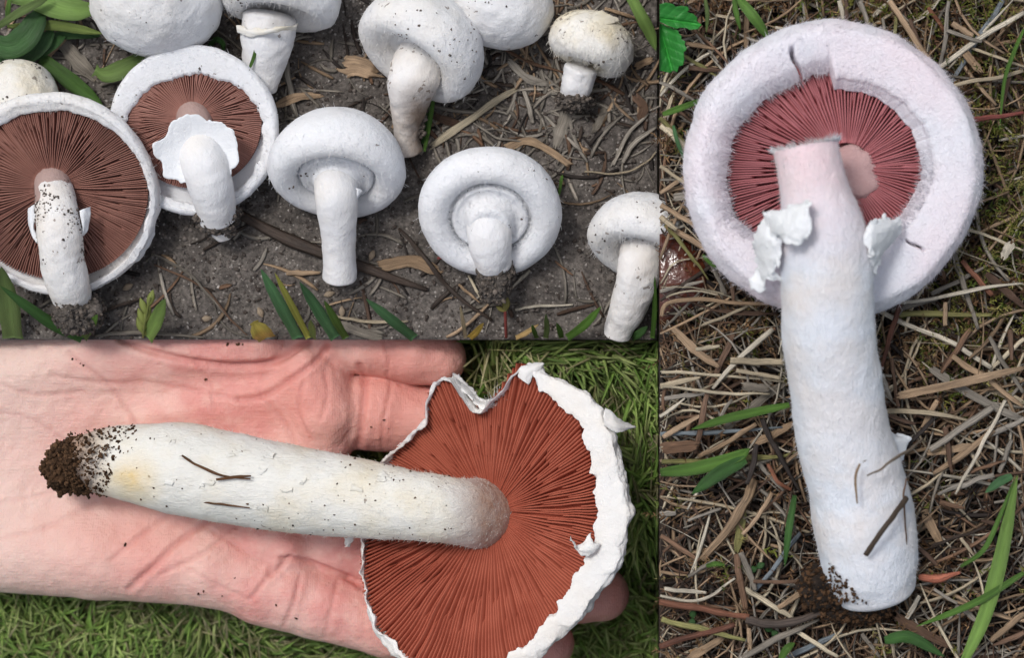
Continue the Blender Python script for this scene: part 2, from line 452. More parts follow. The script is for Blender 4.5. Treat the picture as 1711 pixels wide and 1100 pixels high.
# ------------------------------------------------------------------ ground
X0, X1b = -0.40, 0.0
def soil_h(x, y):
    p = np.stack([np.asarray(x, float), np.asarray(y, float), np.zeros_like(np.asarray(x, float))], -1)
    return fbm(p * 45, 3, 3) * .0016 + fbm(p * 260, 3, 8) * .0006
def litter_h(x, y):
    p = np.stack([np.asarray(x, float), np.asarray(y, float), np.zeros_like(np.asarray(x, float))], -1)
    return Z3 - .005 + fbm(p * 30, 3, 33) * .0022 + fbm(p * 220, 3, 38) * .0008

def lawn_h(x, y):
    """The lawn is raised in the corner below the two earth banks."""
    px = np.asarray(x, float) / PX + 1101; py = 568 - np.asarray(y, float) / PX
    sm_ = lambda t: np.clip(t, 0, 1) ** 2 * (3 - 2 * np.clip(t, 0, 1))
    a = np.maximum(sm_((px - 730) / 110) * sm_((760 - py) / 170), sm_((px - 930) / 140) * sm_((960 - py) / 110))
    a = a * (px < 1160) * (py > 520)
    return ZL + .036 * a  # corner lift added so the grass there catches more light

def block(name, x0, x1, y0, y1, zb, hf, step, m):
    """A bank of earth: an uneven top sheet and real sides down to the lawn."""
    nx = int((x1 - x0) / step) + 1; ny = int((y1 - y0) / step) + 1
    X, Y = np.meshgrid(np.linspace(x0, x1, nx), np.linspace(y0, y1, ny), indexing='ij')
    V = np.stack([X, Y, hf(X, Y)], -1).reshape(-1, 3)
    F = [grid_faces(nx, ny)[:, ::-1]]
    ring = np.concatenate([np.arange(nx) * ny, (nx - 1) * ny + np.arange(1, ny), np.arange(nx - 2, -1, -1) * ny + ny - 1, np.arange(ny - 2, 0, -1)])
    B = V[ring].copy(); B[:, 2] = zb; o = len(V); n = len(ring)
    k = np.arange(n); k2 = (k + 1) % n
    F.append(np.stack([ring[k], o + k, o + k2, ring[k2]], -1))
    ob = mesh(name, np.vstack([V, B]), F, m, base=(0, 0, 0)); ob['kind'] = 'structure'; return ob

block('soil_ground', X0, -.0006, 0.0, .24, ZL - .01, soil_h, .0011, M_soil)
block('litter_ground', 0.0, .25, -.24, .24, ZL - .01, litter_h, .0016, M_humus)
g = np.unique(np.concatenate([np.sign(np.linspace(-1, 1, 40)) * np.abs(np.linspace(-1, 1, 40)) ** 3 * 60, np.linspace(-.31, .02, 80), np.linspace(-.20, .02, 50)]))
X, Y = np.meshgrid(g, g, indexing='ij')
lo = mesh('lawn_ground', np.stack([X, Y, lawn_h(X, Y)], -1).reshape(-1, 3), [grid_faces(len(g), len(g))[:, ::-1]], M_turf, base=(0, 0, 0)); lo['kind'] = 'structure'

# ------------------------------------------------------------------ mushrooms
OPEN = [(0, -.42, 0), (.3, -.40, 0), (.6, -.32, 0), (.85, -.18, 0), (.97, -.05, 0), (1.0, .05, 0), (.975, .12, 0), (.93, .14, 0),
        (.06, .125, 1), (.015, .105, 1), (0, .075, 1), (.03, .03, 1), (.05, -.04, 1), (.3, -.06, 0), (0, -.06, 0)]
ROLL = [(0, -.50, 0), (.4, -.47, 0), (.75, -.34, 0), (.95, -.12, 0), (1.0, .05, 0), (.955, .18, 0), (.885, .235, 0), (.11, .215, 1),
        (.055, .165, 1), (.015, .115, 1), (0, .08, 1), (.03, .03, 1), (.06, -.05, 1), (.3, -.08, 0), (0, -.08, 0)]
CLOSED = [(0, -.72, 0), (.35, -.68, 0), (.7, -.5, 0), (.93, -.22, 0), (1, .02, 0), (.96, .2, 0), (.85, .31, 0), (.73, .33, 0), (.63, .28, 0),
          (.575, .19, 0), (.565, .13, 0), (.545, .135, 0), (.53, .19, 0), (.49, .225, 0), (.43, .21, 0), (.37, .23, 0), (.32, .32, 0), (.25, .42, 0), (0, .42, 0)]
TALL = [(r, h * 1.16 if h < 0 else h, w) for r, h, w in CLOSED]
DOME = [(0, -.78, 0), (.35, -.73, 0), (.7, -.54, 0), (.93, -.24, 0), (1, .04, 0), (.95, .26, 0), (.80, .38, 0), (.62, .36, 0), (.48, .25, 0), (.40, .17, 0), (.2, .16, 0), (0, .16, 0)]
BALL = [(0, -.88, 0), (.4, -.80, 0), (.75, -.58, 0), (.96, -.25, 0), (1, .1, 0), (.92, .40, 0), (.74, .58, 0), (.55, .62, 0), (.4, .55, 0), (.3, .5, 0), (0, .5, 0)]

def rin_of(tab, n, rag, seed, f1=40.0):
    """Lip radius around the circle from (degrees, r) pairs plus a ragged edge."""
    t = np.arange(n) / n * 360
    a = np.array([x[0] for x in tab] + [tab[0][0] + 360.0]); r = np.array([x[1] for x in tab] + [tab[0][1]])
    a = np.concatenate([a - 360, a, a + 360]); r = np.concatenate([r, r, r])
    b = np.interp(t, a, r)
    q = np.stack([np.cos(np.radians(t)) * f1 / 6.28, np.sin(np.radians(t)) * f1 / 6.28, t * 0], -1)
    return b + rag * (fbm(q, 3, seed) * .7 + np.maximum(0, vn(q * 2.6, seed + 4)) * .8)

def crumbs(parent, pts, r0, r1, seed, dark=True):
    g = np.random.default_rng(seed); n = len(pts)
    c = np.array(srgb(98, 90, 83)) * g.uniform(.5, 1.5, (n, 1)) if dark else np.array(srgb(84, 62, 44)) * g.uniform(.25, 1.5, (n, 1))
    V, F, c = lumps(pts, g.uniform(r0, r1, n), seed, .4, c)
    return mesh('soil_crumbs', V, F, M_crumb, parent, smooth=False, col=c, kind='stuff')

def clump(parent, cen, rad, seed, m=None, n=260, stretch=(1, 1, 1), brown=False):
    """A ball of soil clinging to a stem base."""
    nt, npf = 64, 34
    th = np.arange(nt) / nt * 2 * math.pi; ph = np.linspace(.02, math.pi - .02, npf)
    D = np.stack([np.sin(ph)[:, None] * np.cos(th), np.sin(ph)[:, None] * np.sin(th), np.cos(ph)[:, None] * np.ones(nt)], -1)
    r = rad * (1 + .20 * fbm(D * 2.2 + seed, 3, seed) + .16 * fbm(D * 9 + seed, 3, seed + 1))
    V = cen + D * r[..., None] * np.array(stretch)
    mesh('soil_clump', V.reshape(-1, 3), [grid_faces(npf, nt, True)], m or M_clump, parent)
    g = np.random.default_rng(seed); d = g.normal(size=(n, 3)); d /= np.linalg.norm(d, axis=1, keepdims=True)
    rr = rad * (1 + .2 * fbm(d * 2.2 + seed, 3, seed) + .14 * fbm(d * 9 + seed, 3, seed + 1))
    crumbs(LAST['soil_clump'], cen + d * rr[:, None] * np.array(stretch), .00018, .0009, seed + 2, not brown)

def cap_specks(parent, V, n, seed, side=None, r=(.00012, .00045)):
    n = int(n * .6)
    """Little grains of soil lying on a surface."""
    g = np.random.default_rng(seed); hi = V[V[:, 2] > np.median(V[:, 2])]
    p = hi[g.integers(0, len(hi), n * 6)]
    k = fbm(p * 90, 3, seed); p = p[np.argsort(-k)[:n]]
    crumbs(parent, p, r[0], r[1], seed)

def fuzz(name, parent, base_pts, dirs, n, length, seed, col, m, w=.00007):
    g = np.random.default_rng(seed); i = g.integers(0, len(base_pts), n)
    b = base_pts[i]; d = dirs[i] + g.normal(0, .35, (n, 3)); d /= np.linalg.norm(d, axis=1, keepdims=True)
    L = length * g.uniform(.4, 1.3, n)[:, None, None]; t = np.linspace(0, 1, 4)[None, :, None]
    bend = g.normal(0, .25, (n, 1, 3))
    pts = b[:, None] + (d[:, None] * t + bend * t ** 2) * L
    W = w * np.linspace(1, .25, 4)[None]
    V, F, st, c = strands(pts, np.broadcast_to(W, (n, 4)), np.broadcast_to(W, (n, 4)), 3)
    return mesh(name, V, F, m, parent, kind='stuff')

def silk(V, Cn, a, n, seed, m):
    """Fine fibres combed over a cap's skin towards its margin."""
    ax_ = unit(a); k = V[:, 2] > np.percentile(V[:, 2], 30); b_ = V[k]; d = b_ - Cn; dn = d / (np.linalg.norm(d, axis=1, keepdims=True) + 1e-9)
    t_ = ax_[None] - dn * (dn @ ax_)[:, None]; t_ /= np.linalg.norm(t_, axis=1, keepdims=True) + 1e-9
    return fuzz('cap_fibres', LAST['cap'], b_, t_ + dn * .22, n, .0017, seed, None, m, .00008)

def skirt(name, parent, cen, a, r0, tab, n, rag, h0, h1, m, seed, thick=.0007, crump=.0006):
    """A torn ring of veil standing off a stem."""
    a, u, v = frame(a); th = np.arange(n) / n * 2 * math.pi
    ro = rin_of(tab, n, rag, seed, 15)
    K = 14; t = np.linspace(0, 1, K)
    r = r0 + (ro[:, None] - r0) * t; d = np.cos(th)[:, None] * u[None] + np.sin(th)[:, None] * v[None]
    h = h0 + (h1 - h0) * ((r - r0) / (ro.max() - r0)) ** 1.5
    top = cen + d[:, None] * r[..., None] + a * h[..., None]
    q = top * 130
    top = top + a * (fbm(q, 3, seed)[..., None] * crump * t[None, :, None])
    bot = top - a * (thick * np.linspace(1, .4, K))[None, :, None]
    A = np.concatenate([top, bot[:, ::-1]], 1)          # closed cross-section
    V = A.transpose(1, 0, 2).reshape(-1, 3)
    return mesh(name, V, [grid_faces(2 * K, n, True)], m, parent)

def flap(name, parent, left, right, m, seed, nu=40, nv=26, bulge=.002, crump=.0012, thick=.0008, rag=.0016):
    """A torn sheet lofted between two edges (lists of world points)."""
    A = cr(left, nu); B = cr(right, nu); t = np.linspace(0, 1, nv)[None, :, None]
    G = A[:, None] * (1 - t) + B[:, None] * t
    s = np.sin(np.linspace(0, math.pi, nv))[None, :] * np.ones((nu, 1))
    G[..., 2] += bulge * s + fbm(G * 110, 2, seed) * crump + fbm(G * 380, 2, seed + 3) * crump * .18
    du = np.minimum(np.linspace(0, 1, nu), np.linspace(1, 0, nu))[:, None]; dv_ = np.minimum(np.linspace(0, 1, nv), np.linspace(1, 0, nv))[None]
    ew = np.maximum(np.clip(1 - du / .14, 0, 1), np.clip(1 - dv_ / .14, 0, 1))[..., None]
    G[..., :2] += np.stack([fbm(G * 300 + 3, 3, seed + 1), fbm(G * 300 + 9, 3, seed + 2)], -1) * rag * ew
    lo = G.copy(); lo[..., 2] -= thick
    V = np.vstack([G.reshape(-1, 3), lo.reshape(-1, 3)]); o = nu * nv
    F1 = grid_faces(nu, nv); ring = np.concatenate([np.arange(nu) * nv, (nu - 1) * nv + np.arange(1, nv), np.arange(nu - 2, -1, -1) * nv + nv - 1, np.arange(nv - 2, 0, -1)])
    k2 = np.roll(ring, -1)
    return mesh(name, V, [F1[:, ::-1], F1 + o, np.stack([ring, ring + o, k2 + o, k2], -1)], m, parent)

def stem_pts(rows, z0):
    """rows of (px, py, z mm, radius px) -> world points and radii."""
    p = np.array([P(r[0], r[1], z0 + r[2] / 1000) for r in rows])
    rad = np.array([r[3] * PX * (DIST - z0 - r[2] / 1000) / DIST for r in rows]); return p, rad

G1 = 'white mushrooms laid out on the bare soil'

# A: open cap, chocolate gills, fallen ring in two scraps
base = P(128, 528, .002)
A = thing('mushroom', 'open white mushroom with dark chocolate gills and speckled stem, beside ragged-ringed mushroom', 'mushroom', base, G1)
cA, aA, RA = P(93, 322, .017), (.04, -.26, .96), 168 * PX
rin = rin_of([(0, .905), (60, .85), (90, .82), (120, .815), (180, .87), (250, .915), (300, .925)], 420, .016, 11)
V, F = revolve(cA, aA, OPEN, rin, RA, RA, 420, 110, 1, .0004); mesh('cap', V, F, M_cap, A); silk(V, cA, aA, 900, 712, M_cap); cap_specks(A, V, 80, 51)
V, F = gills(cA, aA, (-.0006, .0018), 30 * PX, RA * .915, lambda t: -.05 + 0 * t, lambda t: .005 + .085 * np.sin(np.clip(t, 0, 1) * 3.0), 236, RA, 2, .00024, .00015)
mesh('gills', V, F, M_gillA, LAST['cap'], smooth=False, kind='stuff'); gill_bed(cA, aA, (-.0006, .0018), RA, RA * .90, lambda t: -.012 + 0 * t, M_gillA)
p, r = stem_pts([(89, 294, 14, 31), (90, 318, 20, 31), (93, 345, 24, 34), (97, 385, 26, 37), (104, 430, 24, 36), (113, 472, 19, 36), (120, 498, 14, 32)], 0)
V, F = tube(p[1:], r[1:], 90, 64, 3, .00022); mesh('stem', V, F, M_stemdirty, A)
up_ = V[V[:, 2] > .022]; kk = fbm(up_ * 130, 3, 14) - ((up_[:, 1] - P(0, 375)[1]) / .011) ** 2 * .6; up_ = up_[np.argsort(-kk)[:900]]; crumbs(LAST['stem'], up_[rng.integers(0, len(up_), 230)], .0001, .00045, 15)
V, F = tube(p[:3], r[:3] * [1.03, 1.04, .97], 30, 48, 4, .0001); mesh('stem_apex', V, F, M_apex, A)
flap('ring_scrap', A, [P(66, 338, .024), P(60, 350, .024), P(58, 395, .024), P(64, 408, .024)], [P(50, 345, .023), P(45, 360, .0225), P(50, 388, .022), P(60, 405, .023)], M_veil, 5, bulge=.001, rag=.0006)
flap('ring_scrap', A, [P(132, 352, .026), P(134, 362, .026), P(137, 380, .026), P(138, 393, .026)], [P(150, 346, .024), P(151, 358, .0235), P(148, 378, .0235), P(140, 394, .025)], M_veil, 6, bulge=.001, rag=.0005)
clump(A, P(130, 522, .0125), 39 * PX, 61, stretch=(1, .9, 1.05))

# B: open cap, wide ragged ring
base = P(368, 388, .002)
B = thing('mushroom', 'open white mushroom with cocoa gills and wide ragged white ring on its stem', 'mushroom', base, G1)
cB, aB, RB = P(325, 218, .014), (.0, -.16, .98), 140 * PX
rin = rin_of([(0, .80), (30, .78), (60, .68), (90, .63), (120, .65), (150, .72), (180, .78), (230, .82), (270, .86), (320, .86)], 420, .028, 12)
V, F = revolve(cB, aB, OPEN, rin, RB, RB, 420, 110, 21, .0003); mesh('cap', V, F, M_capclean, B); silk(V, cB, aB, 900, 713, M_capclean); cap_specks(B, V, 45, 52)
V, F = gills(cB, aB, (-.0006, .004), 22 * PX, RB * .82, lambda t: -.05 + 0 * t, lambda t: .01 + .075 * np.sin(np.clip(t, 0, 1) * 3.0), 216, RB, 22, .00022, .00015)
mesh('gills', V, F, M_gillB, LAST['cap'], smooth=False, kind='stuff'); gill_bed(cB, aB, (-.0006, .004), RB, RB * .81, lambda t: -.010 + 0 * t, M_gillB)
p, r = stem_pts([(322, 190, 12, 26), (326, 208, 17, 27), (332, 232, 17, 28), (338, 250, 19, 36), (343, 275, 23, 39), (350, 305, 22, 38), (357, 335, 18, 35), (363, 362, 13, 32)], 0)
V, F = tube(p[2:], r[2:], 80, 64, 23, .00018); mesh('stem', V, F, M_stem, B)
V, F = tube(p[:3], r[:3] * [1.1, 1.06, .9], 24, 48, 24, .0001); mesh('stem_apex', V, F, M_apex, B)
skirt('ring', LAST['stem'], P(335, 251, .0235), (.05, -.15, .98), .003, [(0, .0125), (20, .0135), (45, .0125), (75, .0095), (95, .0118), (140, .0125), (180, .0132), (220, .0125), (270, .0105), (320, .0115)], 260, .0017, -.0005, .0035, M_veil, 25)
clump(B, P(364, 366, .0125), 34 * PX, 62, stretch=(1, .78, .9))
V, F = tube(np.array([P(368, 376, .011), P(373, 386, .010), P(377, 395, .009)]), np.array([22, 20, 16]) * PX, 20, 40, 29, .0003); mesh('stem_foot', V, F, M_stemdirty, B)

# C: closed button, clean long stem
base = P(567, 472, .002)
Cc = thing('mushroom', 'closed clean white mushroom with a long smooth stem cut off flat, crossing bark strip', 'mushroom', base, G1)
cC, aC, RC = P(563, 280, .017), (.0, -.84, .54), 112 * PX
V, F = revolve(cC, aC, TALL, 0, RC, RC, 320, 150, 31, .00025); mesh('cap', V, F, M_capclean, Cc); silk(V, cC, aC, 900, 721, M_capclean); cap_specks(Cc, V, 26, 53)
p, r = stem_pts([(561, 278, 13, 30), (561, 300, 19.5, 36), (561, 325, 22.5, 35), (563, 355, 20, 33), (565, 395, 15, 29), (567, 435, 10, 27), (567, 464, 7, 28)], 0)
V, F = tube(p, r, 90, 64, 32, .00015, endr=(.3, .25)); mesh('stem', V, F, M_stem, Cc)
crumbs(Cc, np.array([P(544 + x * 8, 428 + y * 26, .0095) for x, y in rng.random((60, 2))]), .0003, .0009, 33)
flap('ring_scrap', Cc, [P(592, 312, .024), P(596, 320, .024), P(594, 334, .023)], [P(600, 314, .023), P(604, 322, .0225), P(596, 336, .0225)], M_veil, 34, 20, 12, .0006, .0004, .0006, .0006)

# D: closed button with woolly groove and soil plug
base = P(826, 492, .001)
D = thing('mushroom', 'closed white mushroom with woolly underside groove and grey soil plug under its stem', 'mushroom', base, G1)
cD, aD, RD = P(819, 352, .017), (.02, -.58, .81), 118 * PX
V, F = revolve(cD, aD, CLOSED, 0, RD, RD, 320, 150, 41, .0003); mesh('cap', V, F, M_capclean, D); silk(V, cD, aD, 900, 715, M_capclean); cap_specks(D, V, 40, 54)
Vr = V.reshape(150, 320, 3); k = 82
fb = Vr[70:84].reshape(-1, 3); ax, ux, vx = frame(aD)
fd = -(fb - cD); fd -= ax * (fd @ ax)[:, None]; fd /= np.linalg.norm(fd, axis=1, keepdims=True)
fuzz('veil_fibres', LAST['cap'], fb, fd + ax * .5, 1500, .0016, 42, None, M_capclean)
p, r = stem_pts([(816, 352, 8, 34), (817, 366, 16, 35), (818, 388, 21, 36), (820, 416, 19.5, 33), (823, 440, 15, 29)], 0)
V, F = tube(p, r, 70, 64, 43, .00025); mesh('stem', V, F, M_stem, D)
clump(D, P(828, 468, .0125), 31 * PX, 63, stretch=(.95, 1.2, .95), n=420)

# E: tilted cap, narrow dirty foot
base = P(679, 252, .001)
E = thing('mushroom', 'white mushroom with thick slanting cap and narrow broken dirty foot, beside green blades', 'mushroom', base, G1)
cE, aE, RE = P(705, 75, .017), (-.46, -.74, .40), 108 * PX
V, F = revolve(cE, aE, DOME, 0, RE, RE, 300, 130, 71, .0004); mesh('cap', V, F, M_cap, E); silk(V, cE, aE, 900, 716, M_cap); cap_specks(E, V, 90, 55)
p, r = stem_pts([(702, 92, 16, 40), (694, 118, 19, 42), (688, 145, 18, 40), (684, 175, 14, 31), (680, 205, 10, 22), (679, 230, 7, 20), (682, 250, 4.5, 24)], 0)
V, F = tube(p, r, 90, 64, 72, .0003); t_ = np.clip((P(0, 140)[1] - V[:, 1]) / .012, 0, 1); cl_ = np.zeros((len(V), 3)); cl_[:, 0] = t_ * np.clip(.25 + (V[:, 0] - P(683, 0)[0]) / .006, 0, 1); cl_[:, 1] = t_ * .4; mesh('stem', V, F, M_stemdirty, E, col=cl_)
crumbs(E, np.array([P(700 + x * 16 - y * 8, 160 + y * 70, .016 - y * .008) for x, y in rng.random((160, 2))]), .0003, .001, 73)

# F: broad dome behind E
F_ = thing('mushroom', 'domed white mushroom cap with shallow wrinkles, half hidden behind the slanting capped mushroom', 'mushroom', P(842, 20, .001), G1)
cF, aF, RF = P(838, 12, .014), (.1, .75, -.25), 84 * PX
V, F = revolve(cF, aF, DOME, 0, RF, RF, 260, 120, 75, .0006); mesh('cap', V, F, M_cap, F_); cap_specks(F_, V, 30, 56)
p, r = stem_pts([(845, -10, 12, 30), (850, -60, 10, 28), (853, -110, 7, 26)], 0)
V, F = tube(p, r, 40, 48, 76, .0003); mesh('stem', V, F, M_stem, F_)

# G: small round scaly button on a short stem
base = P(962, 170, .001)
Gm = thing('mushroom', 'small round white button mushroom with cracked scaly cap on short stem', 'mushroom', base, G1)
cG, aG, RG = P(990, 74, .0125), (-.30, -.80, .12), 72 * PX
def crackG(th, r, h):
    d = np.abs(((th - 2.2 + .25 * np.sin(h * 7)) + math.pi) % (2 * math.pi) - math.pi)
    k = np.exp(-(d / .07) ** 2) * (h < -.1); return r * (1 - .05 * k), h
V, F = revolve(cG, aG, BALL, 0, RG, RG * .84, 280, 120, 77, .0005, deform=crackG); mesh('cap', V, F, M_capyellow, Gm); silk(V, cG, aG, 900, 715, M_capyellow); cap_specks(Gm, V, 60, 57)
flap('scale', Gm, [P(942, 48, .0205), P(965, 35, .0225), P(990, 22, .022), P(1010, 17, .02)], [P(950, 58, .0225), P(980, 48, .0255), P(1012, 40, .0245), P(1035, 35, .0205)], M_capyellow, 78, 50, 16, .0012, .0005, .0006, .0007)
p, r = stem_pts([(972, 116, 12, 26), (966, 138, 10, 26), (962, 160, 7, 25)], 0)
V, F = tube(p, r, 40, 56, 79, .0004); mesh('stem', V, F, M_stem, Gm)
clump(Gm, P(960, 168, .0075), 30 * PX, 64, stretch=(1, .6, .8))

# H: at the edge of the straw bank
base = P(1032, 560, .001)
H = thing('mushroom', 'white mushroom with curved tapering stem, its cap tucked against the straw bank', 'mushroom', base, G1)
cH, aH, RH = P(1080, 402, .0135), (-.22, -.78, .42), 97 * PX
V, F = revolve(cH, aH, DOME, 0, RH, RH * .95, 300, 130, 81, .0004); mesh('cap', V, F, M_cap, H); silk(V, cH, aH, 900, 79, M_cap); cap_specks(H, V, 60, 58)
p, r = stem_pts([(1074, 418, 15, 38), (1068, 445, 17, 38), (1062, 475, 15, 36), (1050, 510, 11, 32), (1038, 540, 7, 27), (1032, 560, 5, 22)], 0)
V, F = tube(p, r, 80, 64, 82, .00025); mesh('stem', V, F, M_stemdirty, H)

# I, J, K: caps along the back
I_ = thing('mushroom', 'big rounded white mushroom cap with smooth dome, resting among broad green leaves', 'mushroom', P(262, 20, .001), G1)
cI, aI, RI = P(262, 10, .018), (.0, .80, -.22), 108 * PX
V, F = revolve(cI, aI, DOME, 0, RI, RI, 300, 130, 83, .0006); mesh('cap', V, F, M_cap, I_); silk(V, cI, aI, 900, 717, M_cap); cap_specks(I_, V, 60, 59)
p, r = stem_pts([(262, -25, 15, 40), (262, -80, 12, 36), (262, -140, 9, 32)], 0)
V, F = tube(p, r, 40, 48, 84, .0003); mesh('stem', V, F, M_stem, I_)

J = thing('mushroom', 'white mushroom with torn veil edge and stout stem with one grass blade across it', 'mushroom', P(436, 150, .001), G1)
cJ, aJ, RJ = P(468, -8, .017), (-.10, -.86, .16), 100 * PX
V, F = revolve(cJ, aJ, DOME, 0, RJ, RJ * .95, 300, 130, 85, .0008); mesh('cap', V, F, M_cap, J); silk(V, cJ, aJ, 900, 711, M_cap); cap_specks(J, V, 40, 60)
p, r = stem_pts([(452, 30, 14, 46), (446, 70, 13, 43), (441, 105, 10, 36), (438, 148, 7, 25)], 0)
V, F = tube(p, r, 70, 60, 86, .0003); mesh('stem', V, F, M_stem, J)
flap('veil_edge', J, [P(396, 44, .019), P(425, 48, .024), P(460, 45, .026), P(500, 38, .022)], [P(396, 54, .0185), P(424, 61, .023), P(458, 54, .0255), P(494, 48, .0205)], M_capyellow, 87, 50, 10, .0006, .0006, .0008, .001)

K = thing('mushroom', 'small cream scaly mushroom cap peeping out behind the chocolate gilled mushroom', 'mushroom', P(36, 150, .001), G1)
cK, aK, RK = P(34, 156, .012), (-.25, -.55, -.35), 64 * PX
V, F = revolve(cK, aK, DOME, 0, RK, RK, 240, 110, 88, .0007); mesh('cap', V, F, M_capyellow, K); cap_specks(K, V, 60, 66)
p, r = stem_pts([(28, 175, 6, 22), (20, 200, 4.5, 20)], 0)
V, F = tube(p, r, 30, 40, 89, .0003); mesh('stem', V, F, M_stem, K)

# M: the big woolly mushroom on the straw, stem snapped off the cap
base = P(1465, 1000, Z3 + .004)
Mm = thing('mushroom', 'large pinkish white woolly mushroom with rose gills and thick snapped-off stem', 'mushroom', base)
zc = Z3 + .023
cM, aM, RM = P(1389, 284, zc), (.0, -.05, 1.0), 232 * PX
NT = 720
tabM = [(0, .585), (30, .565), (50, .555), (70, .545), (89, .53), (92, .655), (110, .62), (135, .645), (160, .68), (180, .695), (205, .715), (235, .60), (270, .55), (300, .52), (325, .545)]
rin = rin_of(tabM, NT, .009, 91, 70)
# smooth the torn step a little where the lip was pulled away
def crackM(th, r, h):
    def slit(t0, w, r0, r1, dep, wob):
        d = np.abs(((th - t0 + wob * np.sin(r * 30)) + math.pi) % (2 * math.pi) - math.pi)
        m_ = np.clip((r - r0) / .03, 0, 1) * np.clip((r1 - r) / .04, 0, 1) * (h > .02); return np.exp(-(d / w) ** 4) * m_ * dep
    k = slit(math.radians(109.5), .017, .58, .86, .19, .012) + slit(math.radians(-43), .010, .66, .82, .14, .02)
    return r, h - k
V, F = revolve(cM, aM, ROLL, rin, RM, RM, NT, 170, 92, .00045, 150, crackM)
mesh('cap', V, F, M_pink, Mm)
Vr = V.reshape(170, NT, 3); ax, ux, vx = frame(aM)
lip = Vr[90:113].reshape(-1, 3); d = -(lip - cM); d -= ax * (d @ ax)[:, None]; d /= np.linalg.norm(d, axis=1, keepdims=True)
an_ = np.degrees(np.arctan2((lip - cM) @ vx, (lip - cM) @ ux)) % 360; kp = (an_ < 12) | (an_ > 93); lip, d = lip[kp], d[kp]
fuzz('lip_fibres', LAST['cap'], lip, d + ax * .35, 2600, .0019, 93, None, M_pink, .00010)
out = Vr[45:90].reshape(-1, 3); d = (out - cM); d /= np.linalg.norm(d, axis=1, keepdims=True)
tang = np.cross(d, ax); fuzz('cap_wool', LAST['cap'], out, d * .5 + tang * .8, 5200, .0016, 94, None, M_pink, .00006)
V, F = gills(cM, aM, (22 * PX, 2 * PX), 40 * PX, RM * .80, lambda t: -.075 + 0 * t, lambda t: .03 + .05 * np.sin(np.clip(t, 0, 1) * 3.0), 262, RM, 95, .00034, .0002, wav=.012)
mesh('gills', V, F, M_gillM, LAST['cap'], smooth=False, kind='stuff'); gill_bed(cM, aM, (22 * PX, 2 * PX), RM, RM * .78, lambda t: -.02 + 0 * t, M_gillM)
p, r = stem_pts([(1426, 288, 0, 52), (1428, 286, 3, 50), (1431, 283, 6, 44)], zc - .004)
V, F = tube(p, r, 24, 60, 96, .0010, 330, endr=(.1, .35)); mesh('broken_flesh', V, F, M_disc, Mm)
p, r = stem_pts([(1345, 245, 50, 55), (1352, 282, 50, 55), (1362, 330, 49, 60), (1374, 385, 48, 72), (1381, 450, 46, 78), (1387, 560, 40, 79), (1396, 650, 34, 78), (1408, 730, 29, 80), (1432, 810, 24, 83), (1444, 880, 20, 86), (1455, 950, 17, 79), (1464, 988, 15, 66)], Z3 - .001)
V, F = tube(p, r, 200, 120, 97, .00022, 210, endr=(.04, .35)); cl_ = np.zeros((len(V), 3)); cl_[:, 0] = .85 * np.clip((V[:, 1] - P(0, 470)[1]) / .035, 0, 1); mesh('stem', V, F, M_pinkstem, Mm, col=cl_)
sV = V.reshape(-1, 120, 3); cen = sV.mean(1, keepdims=True); dv = sV - cen; dv /= np.linalg.norm(dv, axis=2, keepdims=True) + 1e-9
fuzz('stem_wool', LAST['stem'], sV[12:200].reshape(-1, 3), (dv[12:200] + np.array([0, -.8, 0])).reshape(-1, 3), 4200, .0010, 98, None, M_pinkstem, .00006)
rim = sV[5:9].reshape(-1, 3); fuzz('torn_edge', LAST['stem'], rim, (dv[5:9] * .6 + np.array([0, 1.0, 0])).reshape(-1, 3), 700, .0015, 99, None, M_pinkstem, .00012)
zf = Z3 + .048
flap('veil_flap', Mm, [P(1280, 350, zf), P(1300, 345, zf + .006), P(1325, 336, zf + .013), P(1358, 332, zf + .017)], [P(1278, 392, zf), P(1300, 396, zf + .010), P(1330, 408, zf + .018), P(1358, 402, zf + .018)], M_veil, 101, 60, 40, .0035, .002, .001, .0022)
flap('veil_flap', Mm, [P(1278, 362, zf), P(1256, 398, zf - .003), P(1262, 440, zf - .006), P(1268, 482, zf - .008)], [P(1312, 380, zf + .007), P(1304, 410, zf + .006), P(1300, 440, zf + .004), P(1300, 470, zf)], M_veil, 102, 60, 40, .003, .002, .001, .0024)
flap('veil_flap', Mm, [P(1444, 372, zf + .004), P(1448, 400, zf + .006), P(1452, 430, zf + .004), P(1456, 466, zf - .002)], [P(1480, 362, zf - .006), P(1506, 370, zf - .009), P(1500, 392, zf - .010), P(1470, 430, zf - .008)], M_veil, 103, 60, 40, .003, .0016, .001, .002)
flap('veil_scrap', Mm, [P(1482, 728, Z3 + .022), P(1490, 738, Z3 + .022), P(1498, 752, Z3 + .020), P(1503, 770, Z3 + .019)], [P(1490, 728, Z3 + .018), P(1518, 733, Z3 + .015), P(1516, 752, Z3 + .015), P(1508, 772, Z3 + .016)], M_veil, 104, 30, 20, .001, .0008, .0007, .0016)
clump(Mm, P(1384, 982, Z3 + .013), 47 * PX, 67, m=M_humus, n=1000, stretch=(1.0, .8, .8), brown=True)
clump(Mm, P(1428, 1016, Z3 + .010), 38 * PX, 68, m=M_humus, n=900, stretch=(1.5, .62, .85), brown=True)
cp = np.array([P(1385 + x * 70, 940 + y * 70, Z3 + .0275 - y * .006 + .006 * math.sin(x * 1.6)) for x, y in rng.random((260, 2)) if x < y * .9 + .05 * math.sin(y * 20)])
crumbs(Mm, cp, .00015, .0006, 105, False)

